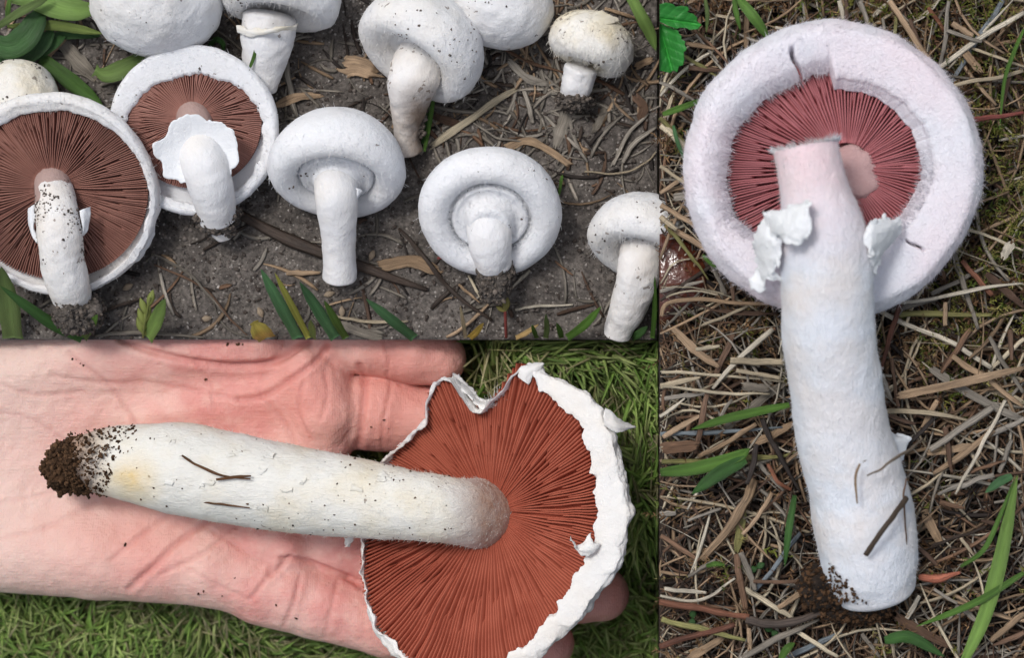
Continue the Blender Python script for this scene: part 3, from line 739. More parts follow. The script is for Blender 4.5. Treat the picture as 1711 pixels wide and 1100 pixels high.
# L: the brick-gilled mushroom lying in the hand
base = P(330, 800, -.010)
Lm = thing('mushroom', 'large mushroom with brick red gills and broken cap edge lying in the hand', 'mushroom', base)
cL, aL = P(815, 866, .012), np.array((-.30, .03, .95))
poly = np.array([(1057, 850), (1050, 790), (1036, 730), (1012, 685), (985, 655), (948, 634), (915, 618), (905, 606), (880, 612), (862, 630), (848, 652), (828, 672), (812, 692), (795, 684), (778, 662), (762, 638), (745, 632), (722, 650), (714, 672), (712, 700), (690, 722), (660, 748), (640, 775), (615, 840), (600, 905), (598, 950), (606, 1000), (622, 1045), (640, 1080), (690, 1118), (760, 1140), (840, 1135), (905, 1100), (960, 1052), (1005, 995), (1040, 925)], float)
def poly_r(th):
    q = np.stack([(poly[:, 0] - 815) / .955, -(poly[:, 1] - 866)], 1); q2 = np.roll(q, -1, 0); out = np.zeros_like(th)
    for i, t in enumerate(np.atleast_1d(th)):
        dx, dy = math.cos(t), math.sin(t); e = q2 - q
        den = dx * e[:, 1] - dy * e[:, 0]; den[np.abs(den) < 1e-9] = 1e-9
        s = (q[:, 0] * e[:, 1] - q[:, 1] * e[:, 0]) / den; w = (q[:, 0] * dy - q[:, 1] * dx) / den
        ok = (w >= -1e-6) & (w <= 1 + 1e-6) & (s > 0); out[i] = s[ok].max() if ok.any() else 200
    return out
NT = 540; th = np.arange(NT) / NT * 2 * math.pi
RL = poly_r(th) * PX * .985
rimw = np.interp(np.degrees(th), [0, 30, 52, 62, 70, 74, 118, 122, 150, 175, 195, 230, 260, 290, 310, 335, 360], [.205, .19, .15, .10, .06, .015, .015, .01, .01, .012, .03, .05, .06, .11, .16, .20, .205])
rinL = 1 - rimw + (.010 + .10 * np.minimum(rimw, .2)) * fbm(np.stack([np.cos(th) * 9, np.sin(th) * 9, th * 0], -1), 4, 111, .65)
LIP = [(0, -.42, 0), (.3, -.40, 0), (.6, -.32, 0), (.86, -.15, 0), (.965, -.06, 0), (1.0, .02, 0), (.995, .06, 0), (.975, .085, 0), (.3, .10, .7), (.03, .095, .97), (.0, .085, 1), (.0, .06, 1), (-.01, -.05, 1), (.5, -.16, 0), (.25, -.25, 0), (0, -.31, 0)]
V, F = revolve(cL, aL, LIP, rinL, RL, .050, NT, 130, 112, .0011, 230); mesh('cap', V, F, M_handrim, Lm)
def rg(t): return np.interp(t % (2 * math.pi), th, RL * (rinL + .012), period=2 * math.pi)
offL = (-10 * PX, 8 * PX)
def rgo(t):
    # reach of a gill from the shifted centre
    R = rg(t); return R - offL[0] * np.cos(t) - offL[1] * np.sin(t)
V, F = gills(cL, aL, offL, 20 * PX, rgo, lambda t: -.29 + .25 * np.clip(t, 0, 1) ** .8, lambda t: -.20 + .275 * np.clip(t, 0, 1) ** .75, 232, .050, 113, .00030, .00024, S=24, wav=.010)
mesh('gills', V, F, M_gillL, LAST['cap'], smooth=False, kind='stuff'); gill_bed(cL, aL, offL, .050, lambda t: rgo(t) * .985, lambda t: -.25 + .255 * np.clip(t, 0, 1) ** .8, M_gillL)
p, r = stem_pts([(132, 775, 4, 42), (155, 772, 5, 52), (200, 772, 6, 62), (290, 782, 7, 77), (370, 797, 8, 78), (450, 811, 9.5, 75), (530, 824, 11.5, 71), (610, 834, 14, 66), (680, 844, 17, 60), (730, 850, 17, 57), (768, 854, 13, 56), (792, 857, 7, 58), (806, 859, -1, 66), (810, 860, -6, 72)], -.002)
V, F = tube(p, r, 200, 110, 114, .00028, 190, endr=(.35, .1))
px_ = V[:, 0] / PX + 1101; cl_ = np.zeros((len(V), 3)); cl_[:, 0] = .8 * np.clip((px_ - 752) / 62, 0, 1) ** 1.4 + .9 * np.clip((205 - px_) / 70, 0, 1); cl_[:, 1] = .75 * np.exp(-((px_ - 235) / 36) ** 2 - ((V[:, 1] - P(0, 795)[1]) / .0055) ** 2)  # brown paints in shading at the cap end and soil stain at the base
mesh('stem', V, F, M_handstem, Lm, col=cl_)
sV = V.reshape(-1, 110, 3); cen = sV.mean(1, keepdims=True); dv = sV - cen; dv /= np.linalg.norm(dv, axis=2, keepdims=True) + 1e-9
fuzz('stem_fibres', LAST['stem'], sV[60:180].reshape(-1, 3), (dv[60:180] + np.array([-.9, 0, 0])).reshape(-1, 3), 1600, .0010, 115, None, M_handstem, .00007)
clump(Lm, P(122, 780, .004), 47 * PX, 69, m=M_clumpbrown, n=1500, stretch=(.95, .95, .8), brown=True)
cp = []
for x, y in rng.random((700, 2)):
    X_ = 110 + 120 * x ** 1.6; s_ = y * 2 - 1; cp.append(P(X_, 772 + s_ * (44 + 20 * x), .004 + .0125 * math.sqrt(max(0, 1 - s_ * s_))))
crumbs(Lm, np.array(cp), .00012, .0006, 116, False)
hi_ = sV[20:150].reshape(-1, 3); hi_ = hi_[hi_[:, 2] > .010]; kk = np.argsort(-fbm(hi_[::7] * 60, 3, 9))[:700]; crumbs(LAST['stem'], hi_[::7][kk][rng.integers(0, len(kk), 110)], .0001, .0004, 126, False)
def on_stem(x, y, lift=.0004):
    i_ = np.argmin((sV[..., 0] - P(x, 0, .02)[0]) ** 2 + (sV[..., 1] - P(0, y, .02)[1]) ** 2 - sV[..., 2] * 2e-3); v_ = sV.reshape(-1, 3)[i_].copy(); v_[2] += lift; return v_
for k_ in range(15):
    x_ = random.uniform(250, 640); y_ = 782 + (x_ - 290) * .17 + random.uniform(-58, 58); l_ = random.uniform(7, 22); w_ = random.uniform(4, 11); sl_ = random.uniform(-6, 6)
    flap('scale', LAST['stem'], [on_stem(x_ + q_ * l_, y_ + q_ * sl_, .00002 + .0003 * q_) for q_ in (0, .35, .7, 1)], [on_stem(x_ + q_ * l_, y_ + w_ + q_ * sl_, .00002 + .0002 * q_) for q_ in (0, .35, .7, 1)], M_handstem, 300 + k_, 16, 10, .0003, .0002, .0002, .0010)
flap('veil_scrap', LAST['stem'], [P(572, 896, .004), P(576, 904, .003), P(578, 912, .001), P(576, 916, .0)], [P(588, 894, .005), P(590, 903, .003), P(586, 910, .001), P(580, 916, .0)], M_handrim, 330, 20, 12, .0008, .0005, .0006, .0012)
flap('veil_scrap', Lm, [P(985, 895, .030), P(975, 905, .031), P(962, 912, .030), P(958, 895, .0335)], [P(1005, 912, .031), P(995, 925, .0315), P(975, 925, .0305), P(962, 915, .0305)], M_handrim, 117, 24, 16, .0015, .0008, .0008, .0014)
flap('torn_spike', Lm, [P(1010, 682, .028), P(1025, 692, .028), P(1040, 704, .026), P(1062, 713, .022)], [P(1010, 712, .029), P(1025, 722, .0285), P(1038, 722, .027), P(1060, 716, .022)], M_handrim, 118, 30, 12, .0015, .0006, .0008, .0006)
flap('torn_flesh', Lm, [P(742, 630, .006), P(765, 645, .009), P(788, 672, .012), P(806, 692, .013)], [P(760, 630, .003), P(785, 648, .005), P(808, 672, .008), P(838, 662, .010)], M_handrim, 119, 40, 16, .0012, .0008, .002, .0014)
fbp = np.array([P(805 + 30 * x, 690 - 28 * x, .012) for x in rng.random(60)])
fuzz('flesh_fibres', Lm, fbp, np.tile(np.array([.5, .8, .3]), (60, 1)), 120, .0035, 120, None, M_handrim, .00015)
flap('lip_fold', Lm, [P(866, 632, .018), P(870, 618, .019), P(888, 608, .018), P(908, 604, .017)], [P(880, 640, .019), P(890, 626, .020), P(902, 618, .019), P(911, 612, .017)], M_handrim, 121, 30, 12, .0012, .0005, .0012, .0008)
# ------------------------------------------------------------------ the hand (one continuous skin)
def build_hand():
    k0 = 1.0125
    def q(px, py, z): return np.array([(px - 1101) * .2 * k0, (568 - py) * .2 * k0, z])      # millimetres
    h = .72
    lo = q(-330, 1135, -48); hi = q(1075, 545, 8)
    n = ((hi - lo) / h).astype(int)
    xs = lo[0] + np.arange(n[0]) * h; ys = lo[1] + np.arange(n[1]) * h; zs = lo[2] + np.arange(n[2]) * h
    X = xs[:, None, None].astype(np.float32); Y = ys[None, :, None].astype(np.float32); Z = zs[None, None, :].astype(np.float32)
    def cone(a, b, ra, rb, zs_=1.0):
        a = a.astype(np.float32); b = b.astype(np.float32); d = b - a; L2 = float(d @ d)
        t = np.clip(((X - a[0]) * d[0] + (Y - a[1]) * d[1] + (Z - a[2]) * d[2]) / L2, 0, 1)
        return np.sqrt((X - a[0] - t * d[0]) ** 2 + (Y - a[1] - t * d[1]) ** 2 + ((Z - a[2] - t * d[2]) / zs_) ** 2) - (ra + (rb - ra) * t)
    def sm(a, b, k):
        hh = np.clip(.5 + .5 * (b - a) / k, 0, 1); return b + (a - b) * hh - k * hh * (1 - hh)
    def chain(rows, zs_=1.0):
        D = None
        for (x0, y0, t0, r0), (x1, y1, t1, r1) in zip(rows[:-1], rows[1:]):       # t = height of the skin facing up
            d = cone(q(x0, y0, t0 - r0 * zs_), q(x1, y1, t1 - r1 * zs_), r0, r1, zs_); D = d if D is None else sm(D, d, 2.0)
        return D
    palm = sm(chain([(-420, 715, -12, 19), (-100, 700, -12, 19)], .85), chain([(-420, 835, -12, 19), (-100, 845, -12, 19)], .85), 8.0)
    for rows in ([(-120, 640, -9, 15), (160, 590, -5, 16), (420, 560, -3.5, 13.5)],           # thenar mound
                 [(-120, 690, -10, 14), (250, 690, -11.5, 13), (520, 650, -8.5, 12.5)],
                 [(-120, 770, -11, 14), (250, 775, -13.5, 12), (520, 740, -11, 12)],
                 [(-120, 840, -10, 14), (200, 850, -12.5, 12.5), (470, 860, -12.5, 12)],
                 [(-120, 910, -9, 16), (150, 925, -6.5, 16.5), (340, 945, -8, 15), (470, 990, -10, 12.5)]):
        palm = sm(palm, chain(rows), 7.0)
    palm = sm(palm, chain([(505, 620, -6, 10), (535, 690, -6.5, 11.5)]), 3.0)          # pad below the fingers
    palm = sm(palm, chain([(440, 905, -10, 9), (470, 915, -9.5, 9)]), 4.0)
    fingers = [
        ([(500, 545, -8, 11.5), (610, 572, -9, 11), (690, 590, -9.5, 10.5), (728, 600, -11, 9.5)], 3.0),
        ([(520, 690, -13, 13), (620, 690, -14, 13.4), (710, 708, -17, 12.5), (820, 740, -21, 11.5), (900, 765, -24, 10.5)], 2.5),
        ([(440, 885, -12.5, 12), (560, 915, -13.5, 12), (700, 952, -18, 11.5), (850, 985, -20, 11), (960, 1000, -17, 10.4), (1004, 1002, -16, 9.4)], 3.0),
        ([(430, 990, -10.5, 13), (520, 1014, -11.5, 12.6), (640, 1050, -14, 12), (770, 1076, -17, 10.8), (880, 1085, -15, 9.4), (916, 1085, -15, 8.4)], 3.5)]
    D = palm
    parts = [sm(palm, chain(r), k) for r, k in fingers]
    D = parts[0]
    for p_ in parts[1:]: D = sm(D, p_, .8)
    D = np.maximum(D, Y - 3.0)                        # ends a few millimetres inside the soil bank
    # ---- surface nets
    s = D < 0
    cs = np.zeros((n[0] - 1, n[1] - 1, n[2] - 1), np.int8)
    for a in (0, 1):
        for b in (0, 1):
            for c in (0, 1): cs += s[a:n[0] - 1 + a, b:n[1] - 1 + b, c:n[2] - 1 + c]
    act = (cs > 0) & (cs < 8); idx = -np.ones(act.shape, np.int64); I = np.argwhere(act); idx[act] = np.arange(len(I))
    acc = np.zeros((len(I), 3)); cnt = np.zeros(len(I))
    corners = [(a, b, c) for a in (0, 1) for b in (0, 1) for c in (0, 1)]
    for c0 in corners:
        for ax in range(3):
            if c0[ax]: continue
            c1 = list(c0); c1[ax] = 1
            v0 = D[I[:, 0] + c0[0], I[:, 1] + c0[1], I[:, 2] + c0[2]]; v1 = D[I[:, 0] + c1[0], I[:, 1] + c1[1], I[:, 2] + c1[2]]
            m_ = (v0 < 0) != (v1 < 0); t = np.where(m_, v0 / (v0 - v1 + 1e-12), 0)
            p_ = np.tile(np.array(c0, float), (len(I), 1)); p_[:, ax] += t
            acc[m_] += p_[m_]; cnt[m_] += 1
    V = (I + acc / cnt[:, None]) * h + lo
    quads = []
    for ax in range(3):
        sl0 = [slice(None)] * 3; sl1 = [slice(None)] * 3; sl0[ax] = slice(0, -1); sl1[ax] = slice(1, None)
        ch = s[tuple(sl0)] != s[tuple(sl1)]; E_ = np.argwhere(ch); b_, c_ = [(1, 2), (2, 0), (0, 1)][ax]
        ok = (E_[:, b_] > 0) & (E_[:, c_] > 0) & (E_[:, b_] < n[b_] - 1) & (E_[:, c_] < n[c_] - 1); E_ = E_[ok]
        ins = s[E_[:, 0], E_[:, 1], E_[:, 2]]
        cells = []
        for db, dc in ((-1, -1), (0, -1), (0, 0), (-1, 0)):
            e = E_.copy(); e[:, b_] += db; e[:, c_] += dc; cells.append(idx[e[:, 0], e[:, 1], e[:, 2]])
        Q_ = np.stack(cells, 1); Q_[~ins] = Q_[~ins][:, ::-1]; quads.append(Q_)
    Q_ = np.concatenate(quads); Q_ = Q_[(Q_ >= 0).all(1)]
    # light smoothing
    for _ in range(3):
        sm_ = np.zeros_like(V); c_ = np.zeros(len(V))
        for a in range(4):
            np.add.at(sm_, Q_[:, a], V[Q_[:, (a + 1) % 4]]); np.add.at(sm_, Q_[:, a], V[Q_[:, (a - 1) % 4]]); np.add.at(c_, Q_[:, a], 2)
        V = V * .5 + .5 * sm_ / np.maximum(c_, 1)[:, None]
    # normals
    nrm = np.zeros_like(V); fn = np.cross(V[Q_[:, 2]] - V[Q_[:, 0]], V[Q_[:, 3]] - V[Q_[:, 1]])
    for a in range(4): np.add.at(nrm, Q_[:, a], fn)
    nrm /= np.linalg.norm(nrm, axis=1, keepdims=True) + 1e-12
    up = np.clip(nrm[:, 2] * 1.6, 0, 1)
    lines = [([(205, 566), (260, 588), (330, 604), (400, 611), (460, 604), (515, 572)], 1.5, 1.0),
             ([(548, 580), (520, 612), (470, 645), (440, 662), (400, 668)], .9, .9),
             ([(400, 668), (330, 655), (250, 640), (170, 640), (90, 628)], .35, .8),
             ([(120, 590), (180, 640), (215, 690), (230, 722)], .45, .7), ([(330, 600), (350, 640), (360, 690)], .3, .6),
             ([(430, 650), (470, 700), (490, 740)], .4, .7), ([(510, 640), (500, 690), (520, 735)], .4, .7), ([(545, 620), (550, 660), (540, 700)], .3, .7),
             ([(355, 868), (300, 905), (260, 945), (215, 985)], .7, .9), ([(395, 880), (340, 925), (270, 960)], .4, .7), ([(280, 862), (230, 900), (190, 935)], .4, .8),
             ([(340, 880), (420, 930), (455, 948)], .3, .6), ([(300, 940), (380, 985), (430, 1010)], .25, .6), ([(452, 950), (440, 975), (420, 1000)], .5, .7),
             ([(470, 934), (505, 938), (560, 962), (600, 985)], .9, .8), ([(484, 931), (470, 945), (452, 962)], .7, .8),
             ([(600, 612), (606, 660), (600, 720), (592, 748)], .9, 1.0), ([(640, 615), (648, 650), (640, 700), (632, 755)], .3, .6),
             ([(642, 570), (650, 600), (645, 628)], .35, .6), ([(500, 965), (490, 1010), (470, 1050)], .4, .7), ([(560, 975), (552, 1020), (538, 1070)], .3, .7),
             ([(0, 640), (60, 660), (140, 655)], .3, .7), ([(0, 690), (50, 700), (110, 740)], .25, .7), ([(0, 900), (80, 880), (160, 840)], .25, .7), ([(0, 840), (60, 830), (120, 812)], .2, .6)]
    depth = np.zeros(len(V)); red = np.zeros(len(V))
    for pts, dep, w in lines:
        dep *= 1.0; w *= 1.05
        L_ = cr([q(x, y, 0)[:2] for x, y in pts], 60); best = np.full(len(V), 1e9)
        for a, b in zip(L_[:-1], L_[1:]):
            d = b - a; t = np.clip(((V[:, :2] - a) @ d) / (d @ d + 1e-9), 0, 1); best = np.minimum(best, np.linalg.norm(V[:, :2] - a - t[:, None] * d, axis=1))
        depth += dep * np.exp(-(best / w) ** 2) - dep * .25 * np.exp(-((best - 2.2 * w) / (1.2 * w)) ** 2)
        red = np.maximum(red, min(1, dep * 1.3) * np.exp(-(best / (w * 1.3)) ** 2))
    rough = fbm(V * .16, 3, 140) * .35 + fbm(V * .7, 2, 141) * .10
    V = V + nrm * ((rough - depth) * up)[:, None]
    return V / 1000, Q_, red * up
V, Q_, red = build_hand()
m, nt, b = mat('palm_skin')
at = N(nt, 'ShaderNodeAttribute', attribute_name='col')
sep = N(nt, 'ShaderNodeSeparateColor'); nt.links.new(at.outputs['Color'], sep.inputs[0])
c = mix(nt, ramp(nt, noise(nt, 32, 4, .6), [(.36, (0, 0, 0)), (.66, (1, 1, 1))]).outputs[0], srgb(231, 196, 184), srgb(216, 150, 142))
c = mix(nt, ramp(nt, noise(nt, 190, 4, .7), [(.5, (0, 0, 0)), (.75, (.5,) * 3)]).outputs[0], c, srgb(232, 192, 178))
c = mix(nt, math_(nt, 'MULTIPLY', sep.outputs[1], .8), c, srgb(216, 146, 134))
c = mix(nt, math_(nt, 'MULTIPLY', sep.outputs[2], .75), c, srgb(222, 196, 184))
c = mix(nt, math_(nt, 'MULTIPLY', sep.outputs[0], .5), c, srgb(188, 112, 104))
nt.links.new(c, b.inputs['Base Color'])
b.inputs['Roughness'].default_value = .5; b.inputs['Specular IOR Level'].default_value = .35
b.inputs['Subsurface Weight'].default_value = .25; b.inputs['Subsurface Radius'].default_value = (1, .35, .2); b.inputs['Subsurface Scale'].default_value = .003
wv = N(nt, 'ShaderNodeTexWave', Scale=420, Distortion=9.0, Detail=3); wv.inputs['Detail Scale'].default_value = .25; nt.links.new(texco(nt), wv.inputs['Vector'])
vo = N(nt, 'ShaderNodeTexVoronoi', Scale=700); vo.feature = 'DISTANCE_TO_EDGE'; nt.links.new(texco(nt), vo.inputs['Vector'])
mq = N(nt, 'ShaderNodeMapping'); mq.inputs['Rotation'].default_value = (0, 0, math.radians(-38)); mq.inputs['Scale'].default_value = (.10, 1, .6); nt.links.new(texco(nt), mq.inputs['Vector'])
lin = noise(nt, 1300, 3, .6, mq.outputs[0], .3)
hh = math_(nt, 'ADD', math_(nt, 'MULTIPLY_ADD', lin, .75, math_(nt, 'MULTIPLY', wv.outputs['Fac'], .10)), math_(nt, 'ADD', math_(nt, 'MULTIPLY', vo.outputs['Distance'], .5), math_(nt, 'MULTIPLY', noise(nt, 300, 5, .6), .8)))
bump(nt, b, hh, .45, .0008)
pxs = V[:, 0] / PX / 1.0125 + 1101; pys = 568 - V[:, 1] / PX / 1.0125
col = np.zeros((len(V), 3)); col[:, 0] = red
col[:, 1] = np.clip(np.exp(-((pxs - 520) / 130) ** 2 - ((pys - 660) / 90) ** 2) + .8 * np.clip((pxs - 580) / 60, 0, 1) + .7 * np.exp(-((pxs - 200) / 160) ** 2 - ((pys - 900) / 70) ** 2), 0, 1)
col[:, 2] = np.clip(1 - pxs / 230, 0, 1)
hand = mesh('hand', V, [Q_], m, col=col)
hand['_o'] = [float(v) for v in hand.location]
spk = [(399, 575), (405, 577), (392, 574), (411, 576), (388, 577), (133, 602), (140, 608), (128, 598), (145, 612), (392, 966), (371, 1000), (330, 996), (342, 990), (346, 635), (460, 1013), (495, 1036), (616, 715), (640, 704), (646, 720), (212, 910)]
sp_ = np.array([V[np.argmin((pxs - a_) ** 2 + (pys - b_) ** 2 - V[:, 2] * 3e4)] for a_, b_ in spk])
crumbs(hand, sp_, .0002, .0006, 160, False)
tag(hand, 'open left hand, palm up, carrying the brick red gilled mushroom', 'hand')

# ------------------------------------------------------------------ palettes
PALE = [srgb(216, 202, 174), srgb(222, 212, 192), srgb(200, 184, 156)]
TAN = [srgb(180, 152, 122), srgb(190, 162, 132), srgb(162, 136, 108)]
GREY = [srgb(158, 150, 138), srgb(140, 132, 120), srgb(168, 160, 148)]
BLUE = [srgb(150, 158, 164), srgb(136, 146, 152)]
BROWN = [srgb(118, 92, 74), srgb(132, 102, 80), srgb(98, 76, 62)]
OLIVE = [srgb(150, 146, 92), srgb(132, 128, 78)]
DARK = [srgb(70, 58, 50), srgb(56, 48, 44)]
RED = [srgb(146, 80, 72)]
ORANGE = [srgb(140, 92, 70)]
RUST = [srgb(112, 72, 56)]
PAL = dict(p=PALE, t=TAN, g=GREY, u=BLUE, b=BROWN, o=OLIVE, d=DARK, r=RED, n=ORANGE, s=RUST)

def stalk(name, pts, w, colr, label, cat, group, m=None, flat=.45, zl=None, taper=(.8, .55), ns=6, split=0):
    """One dry stalk, twig or blade through world points; w = full width in metres."""
    K = 22; c = cr(pts, K) if len(pts) > 2 else np.linspace(pts[0], pts[1], K)
    s_ = random.random() * 99
    L = np.linalg.norm(np.diff(c, axis=0), axis=1).sum()
    wob = np.stack([fbm(np.column_stack([np.linspace(0, 4, K), np.full(K, s_), np.zeros(K)]), 2, 4), fbm(np.column_stack([np.linspace(0, 4, K), np.full(K, s_), np.ones(K) * 7]), 2, 5)], -1)
    c = c.copy(); c[:, :2] += wob * min(.0008, L * .015)
    t = np.linspace(0, 1, K); W = w / 2 * (taper[0] + (1 - taper[0]) * np.minimum(1, t * 5)) * (1 - (1 - taper[1]) * np.clip((t - .6) / .4, 0, 1))
    W = W * (1 + .14 * vn(np.column_stack([t * 9, np.full(K, s_ + 3), np.zeros(K)]), 6))
    V, F, st, cc = strands(c[None], W[None], W[None] * flat, ns, colr, ident=s_, roll=np.array([random.uniform(-.35, .35)]))
    # colour drifts along the stalk
    k = 1 + .22 * vn(np.column_stack([st[:, 1] * .12, np.full(len(st), s_), np.zeros(len(st))]), 9)
    o = mesh(name, V, F, m or M_straw, col=cc * k[:, None], st=st, smooth=False); tag(o, label, cat, group); return o

def chip(name, pts, w, colr, label, cat, group, crump=.0006, thick=.00035):
    """A flat flake of dead leaf or straw with torn ends and split grain."""
    K = 46; nv = 15; c = cr(pts, K) if len(pts) > 2 else np.linspace(pts[0], pts[1], K)
    tan = np.gradient(c, axis=0); S = np.cross(tan, [0, 0, 1.0]); S /= np.linalg.norm(S, axis=1, keepdims=True) + 1e-9
    sd = random.random() * 90; t = np.linspace(0, 1, K)
    ww = w / 2 * np.interp(t, [0, .12, .8, 1], [.72, 1, .9, .5]) * (1 + .16 * fbm(np.column_stack([t * 5, np.full(K, sd), t * 0]), 2, 3))
    u = np.linspace(-1, 1, nv)
    G = c[:, None] + S[:, None] * (ww[:, None] * u[None])[..., None]
    tu = unit(c[-1] - c[0]); fr = fbm(np.column_stack([u * 4, np.full(nv, sd + 5), u * 0]), 3, 7)
    e0 = np.clip(1 - t / .2, 0, 1)[:, None, None]; e1 = np.clip((t - .8) / .2, 0, 1)[:, None, None]
    G = G + tu * (fr[None, :, None] * w * .35) * (e1 - e0)
    G[..., 2] += fbm(G * 200 + sd, 2, 11) * crump + .10 * w * np.abs(u)[None] * np.sin(t * 3 + sd)[:, None] - .00012 * (np.abs(np.sin(u * 9)) ** 3)[None]
    B_ = G.copy(); B_[..., 2] -= thick
    V = np.vstack([G.reshape(-1, 3), B_.reshape(-1, 3)]); o_ = K * nv; F1 = grid_faces(K, nv)
    ring = np.concatenate([np.arange(K) * nv, (K - 1) * nv + np.arange(1, nv), np.arange(K - 2, -1, -1) * nv + nv - 1, np.arange(nv - 2, 0, -1)]); k2 = np.roll(ring, -1)
    st = np.zeros((K, nv, 3)); st[..., 0] = u[None] * 4; st[..., 1] = (t * np.linalg.norm(c[-1] - c[0]) * 1000)[:, None]; st[..., 2] = sd
    col = np.tile(np.array(colr), (K, nv, 1)) * (1 + .25 * fbm(np.stack([np.broadcast_to(t[:, None] * 3, (K, nv)), np.broadcast_to(u[None] * 2, (K, nv)), np.full((K, nv), sd)], -1), 2, 13))[..., None]
    V[:, 0] = np.maximum(V[:, 0], .0003) if pts[0][0] > 0 else np.minimum(V[:, 0], -.0008)
    ob = mesh(name, V, [F1[:, ::-1], F1 + o_, np.stack([ring, ring + o_, k2 + o_, k2], -1)], M_straw, col=np.concatenate([col, col]).reshape(-1, 3), st=np.concatenate([st, st]).reshape(-1, 3))
    tag(ob, label, cat, group); return ob

def clipx(p, xmin=.0004):
    p = np.asarray(p, float).copy(); p[:, 0] = np.maximum(p[:, 0], xmin); return p

# ------------------------------------------------------------------ straw bank: traced stalks
S3 = """1248,20 1247,92|9|t;1196,24 1241,34|5|p;1296,45 1342,54|5|p;1143,92 1203,130|6|o;1163,57 1200,104|4|g;1101,137 1132,150 1161,167|6|g;1101,160 1163,206|5|b;1101,208 1130,232 1158,264|10|p;1101,196 1154,252|8|o;1126,155 1109,202|6|p;1146,72 1196,82|7|t;1150,112 1205,118|9|b;
1488,0 1521,55 1558,112|11|t;1711,20 1631,70 1566,115 1538,134|8|p;1678,0 1636,62 1578,160|9|u;1623,80 1711,110|5|p;1561,147 1621,137 1711,120|6|p;1516,116 1568,137 1621,178|4|t;1585,0 1578,75 1568,132|7|g;1591,38 1626,60|9|t;1551,12 1578,50|7|n;1436,0 1466,76|8|g;1402,0 1418,62|8|p;1414,0 1416,45|7|b;1498,25 1490,98|6|o;1459,27 1488,0|8|p;1606,80 1640,120|12|t;1520,30 1545,95|7|b;1590,186 1625,170|8|t;1690,120 1672,190|6|b;1582,50 1640,70|6|g;1475,30 1482,72|5|g;
1101,342 1168,381|9|t;1123,382 1193,425 1263,477|10|t;1101,362 1130,384|9|p;1101,277 1155,313|6|p;1101,322 1152,291|7|t;1111,375 1151,425 1185,468|6|o;1176,380 1186,430 1212,491|8|g;1101,487 1176,470|7|g;1101,500 1146,487 1201,493|3|p;1101,530 1121,507 1201,502 1300,511|7|t;1171,545 1251,512|5|p;1108,550 1176,482|4|g;1101,475 1128,440 1176,430|3|p;1125,330 1160,325|12|g;1222,460 1226,505|7|b;1200,520 1296,525|6|b;
1606,382 1656,395 1711,418|5|p;1481,510 1566,495 1656,478 1711,474|6|p;1591,410 1606,465 1635,552|9|g;1606,435 1658,494|8|n;1648,457 1711,513|12|b;1556,492 1655,442|7|g;1508,495 1491,550 1470,627|8|s;1461,517 1538,549 1593,572 1658,619|8|p;1501,527 1556,525 1656,526|10|o;1488,521 1565,499|8|g;1575,452 1579,468|7|b;1580,505 1580,545|8|t;1690,405 1675,432|14|p;
1101,622 1188,628 1308,638|5|p;1101,646 1170,631|9|p;1101,649 1221,659 1285,657|5|p;1101,668 1182,657|7|g;1126,550 1163,587 1200,613|12|t;1226,556 1208,600 1182,652|10|b;1292,549 1238,597 1190,648|9|p;1221,603 1309,606|11|p;1311,639 1251,685 1194,732|12|g;1101,697 1145,666|6|p;1107,731 1172,694|9|t;1101,727 1171,722 1308,716|7|u;1167,766 1221,735 1262,711|9|t;1101,750 1167,745|18|b;1253,743 1290,728 1327,706|12|t;1273,700 1301,757 1337,824|8|d;1101,769 1251,767 1334,757|8|o;1268,775 1309,821|7|g;1283,775 1300,805 1322,820|6|n;1222,667 1204,697 1200,720|6|g;1163,584 1203,578|7|p;1240,645 1285,650|14|g;1130,700 1200,690|5|b;1182,650 1175,700 1162,760|9|b;1230,620 1305,632|7|p;
1263,800 1241,850 1174,938|17|t;1290,823 1265,865 1241,894|8|t;1241,853 1231,923|13|o;1231,925 1236,965 1247,1019|11|b;1238,924 1263,987|10|g;1338,890 1296,945 1259,992|8|u;1245,984 1325,1034|9|p;1259,973 1343,972|6|b;1101,895 1168,937|9|b;1300,1017 1343,989|10|t;1101,1035 1171,1052 1247,1073|9|o;1150,1102 1210,1066|12|t;1240,1101 1301,1067 1368,1036|10|g;1312,1101 1408,1056|9|u;1251,1050 1254,1096|8|t;1101,995 1166,1005 1228,966|5|p;1101,860 1130,858|9|g;1150,965 1195,935|6|g;1330,1055 1400,1100|8|p;1110,985 1180,992|8|p;1205,850 1150,870|5|g;
1500,662 1606,640 1711,615|13|t;1555,616 1618,657 1681,690 1711,702|13|g;1590,594 1643,630 1711,682|10|t;1648,645 1711,675|14|p;1622,549 1572,624|9|b;1652,561 1676,605 1711,656|8|g;1711,565 1652,623|7|p;1472,687 1543,690 1620,701|9|p;1657,679 1554,752|11|g;1662,719 1606,762 1560,793|11|t;1711,700 1650,731|10|g;1679,669 1646,737 1595,827|6|p;1548,757 1590,752 1624,744|12|t;1660,794 1567,826|9|g;1567,669 1540,717|9|t;1688,550 1691,602|9|b;1484,695 1530,710|8|b;1500,640 1470,658|5|p;1711,590 1690,640|4|p;1580,715 1590,790|9|b;1690,735 1670,790|8|g;1620,790 1680,770|6|b;1490,600 1500,680|6|b;1475,630 1490,670|7|g;1560,700 1505,760|7|d;
1495,1029 1541,1057 1593,1084|13|b;1515,1034 1537,996|8|p;1605,900 1628,930|6|p;1557,912 1596,900 1648,881|5|d;1530,911 1568,947|8|b;1711,1025 1655,1072|10|t;1546,861 1573,912|13|t;1711,1058 1660,1080|9|b;1560,985 1600,1010|5|g;1610,1020 1640,1045|9|g;1490,1060 1494,1100|6|p;1440,1060 1470,1100|7|g;1640,870 1700,885|7|b;1570,840 1610,850|8|b"""
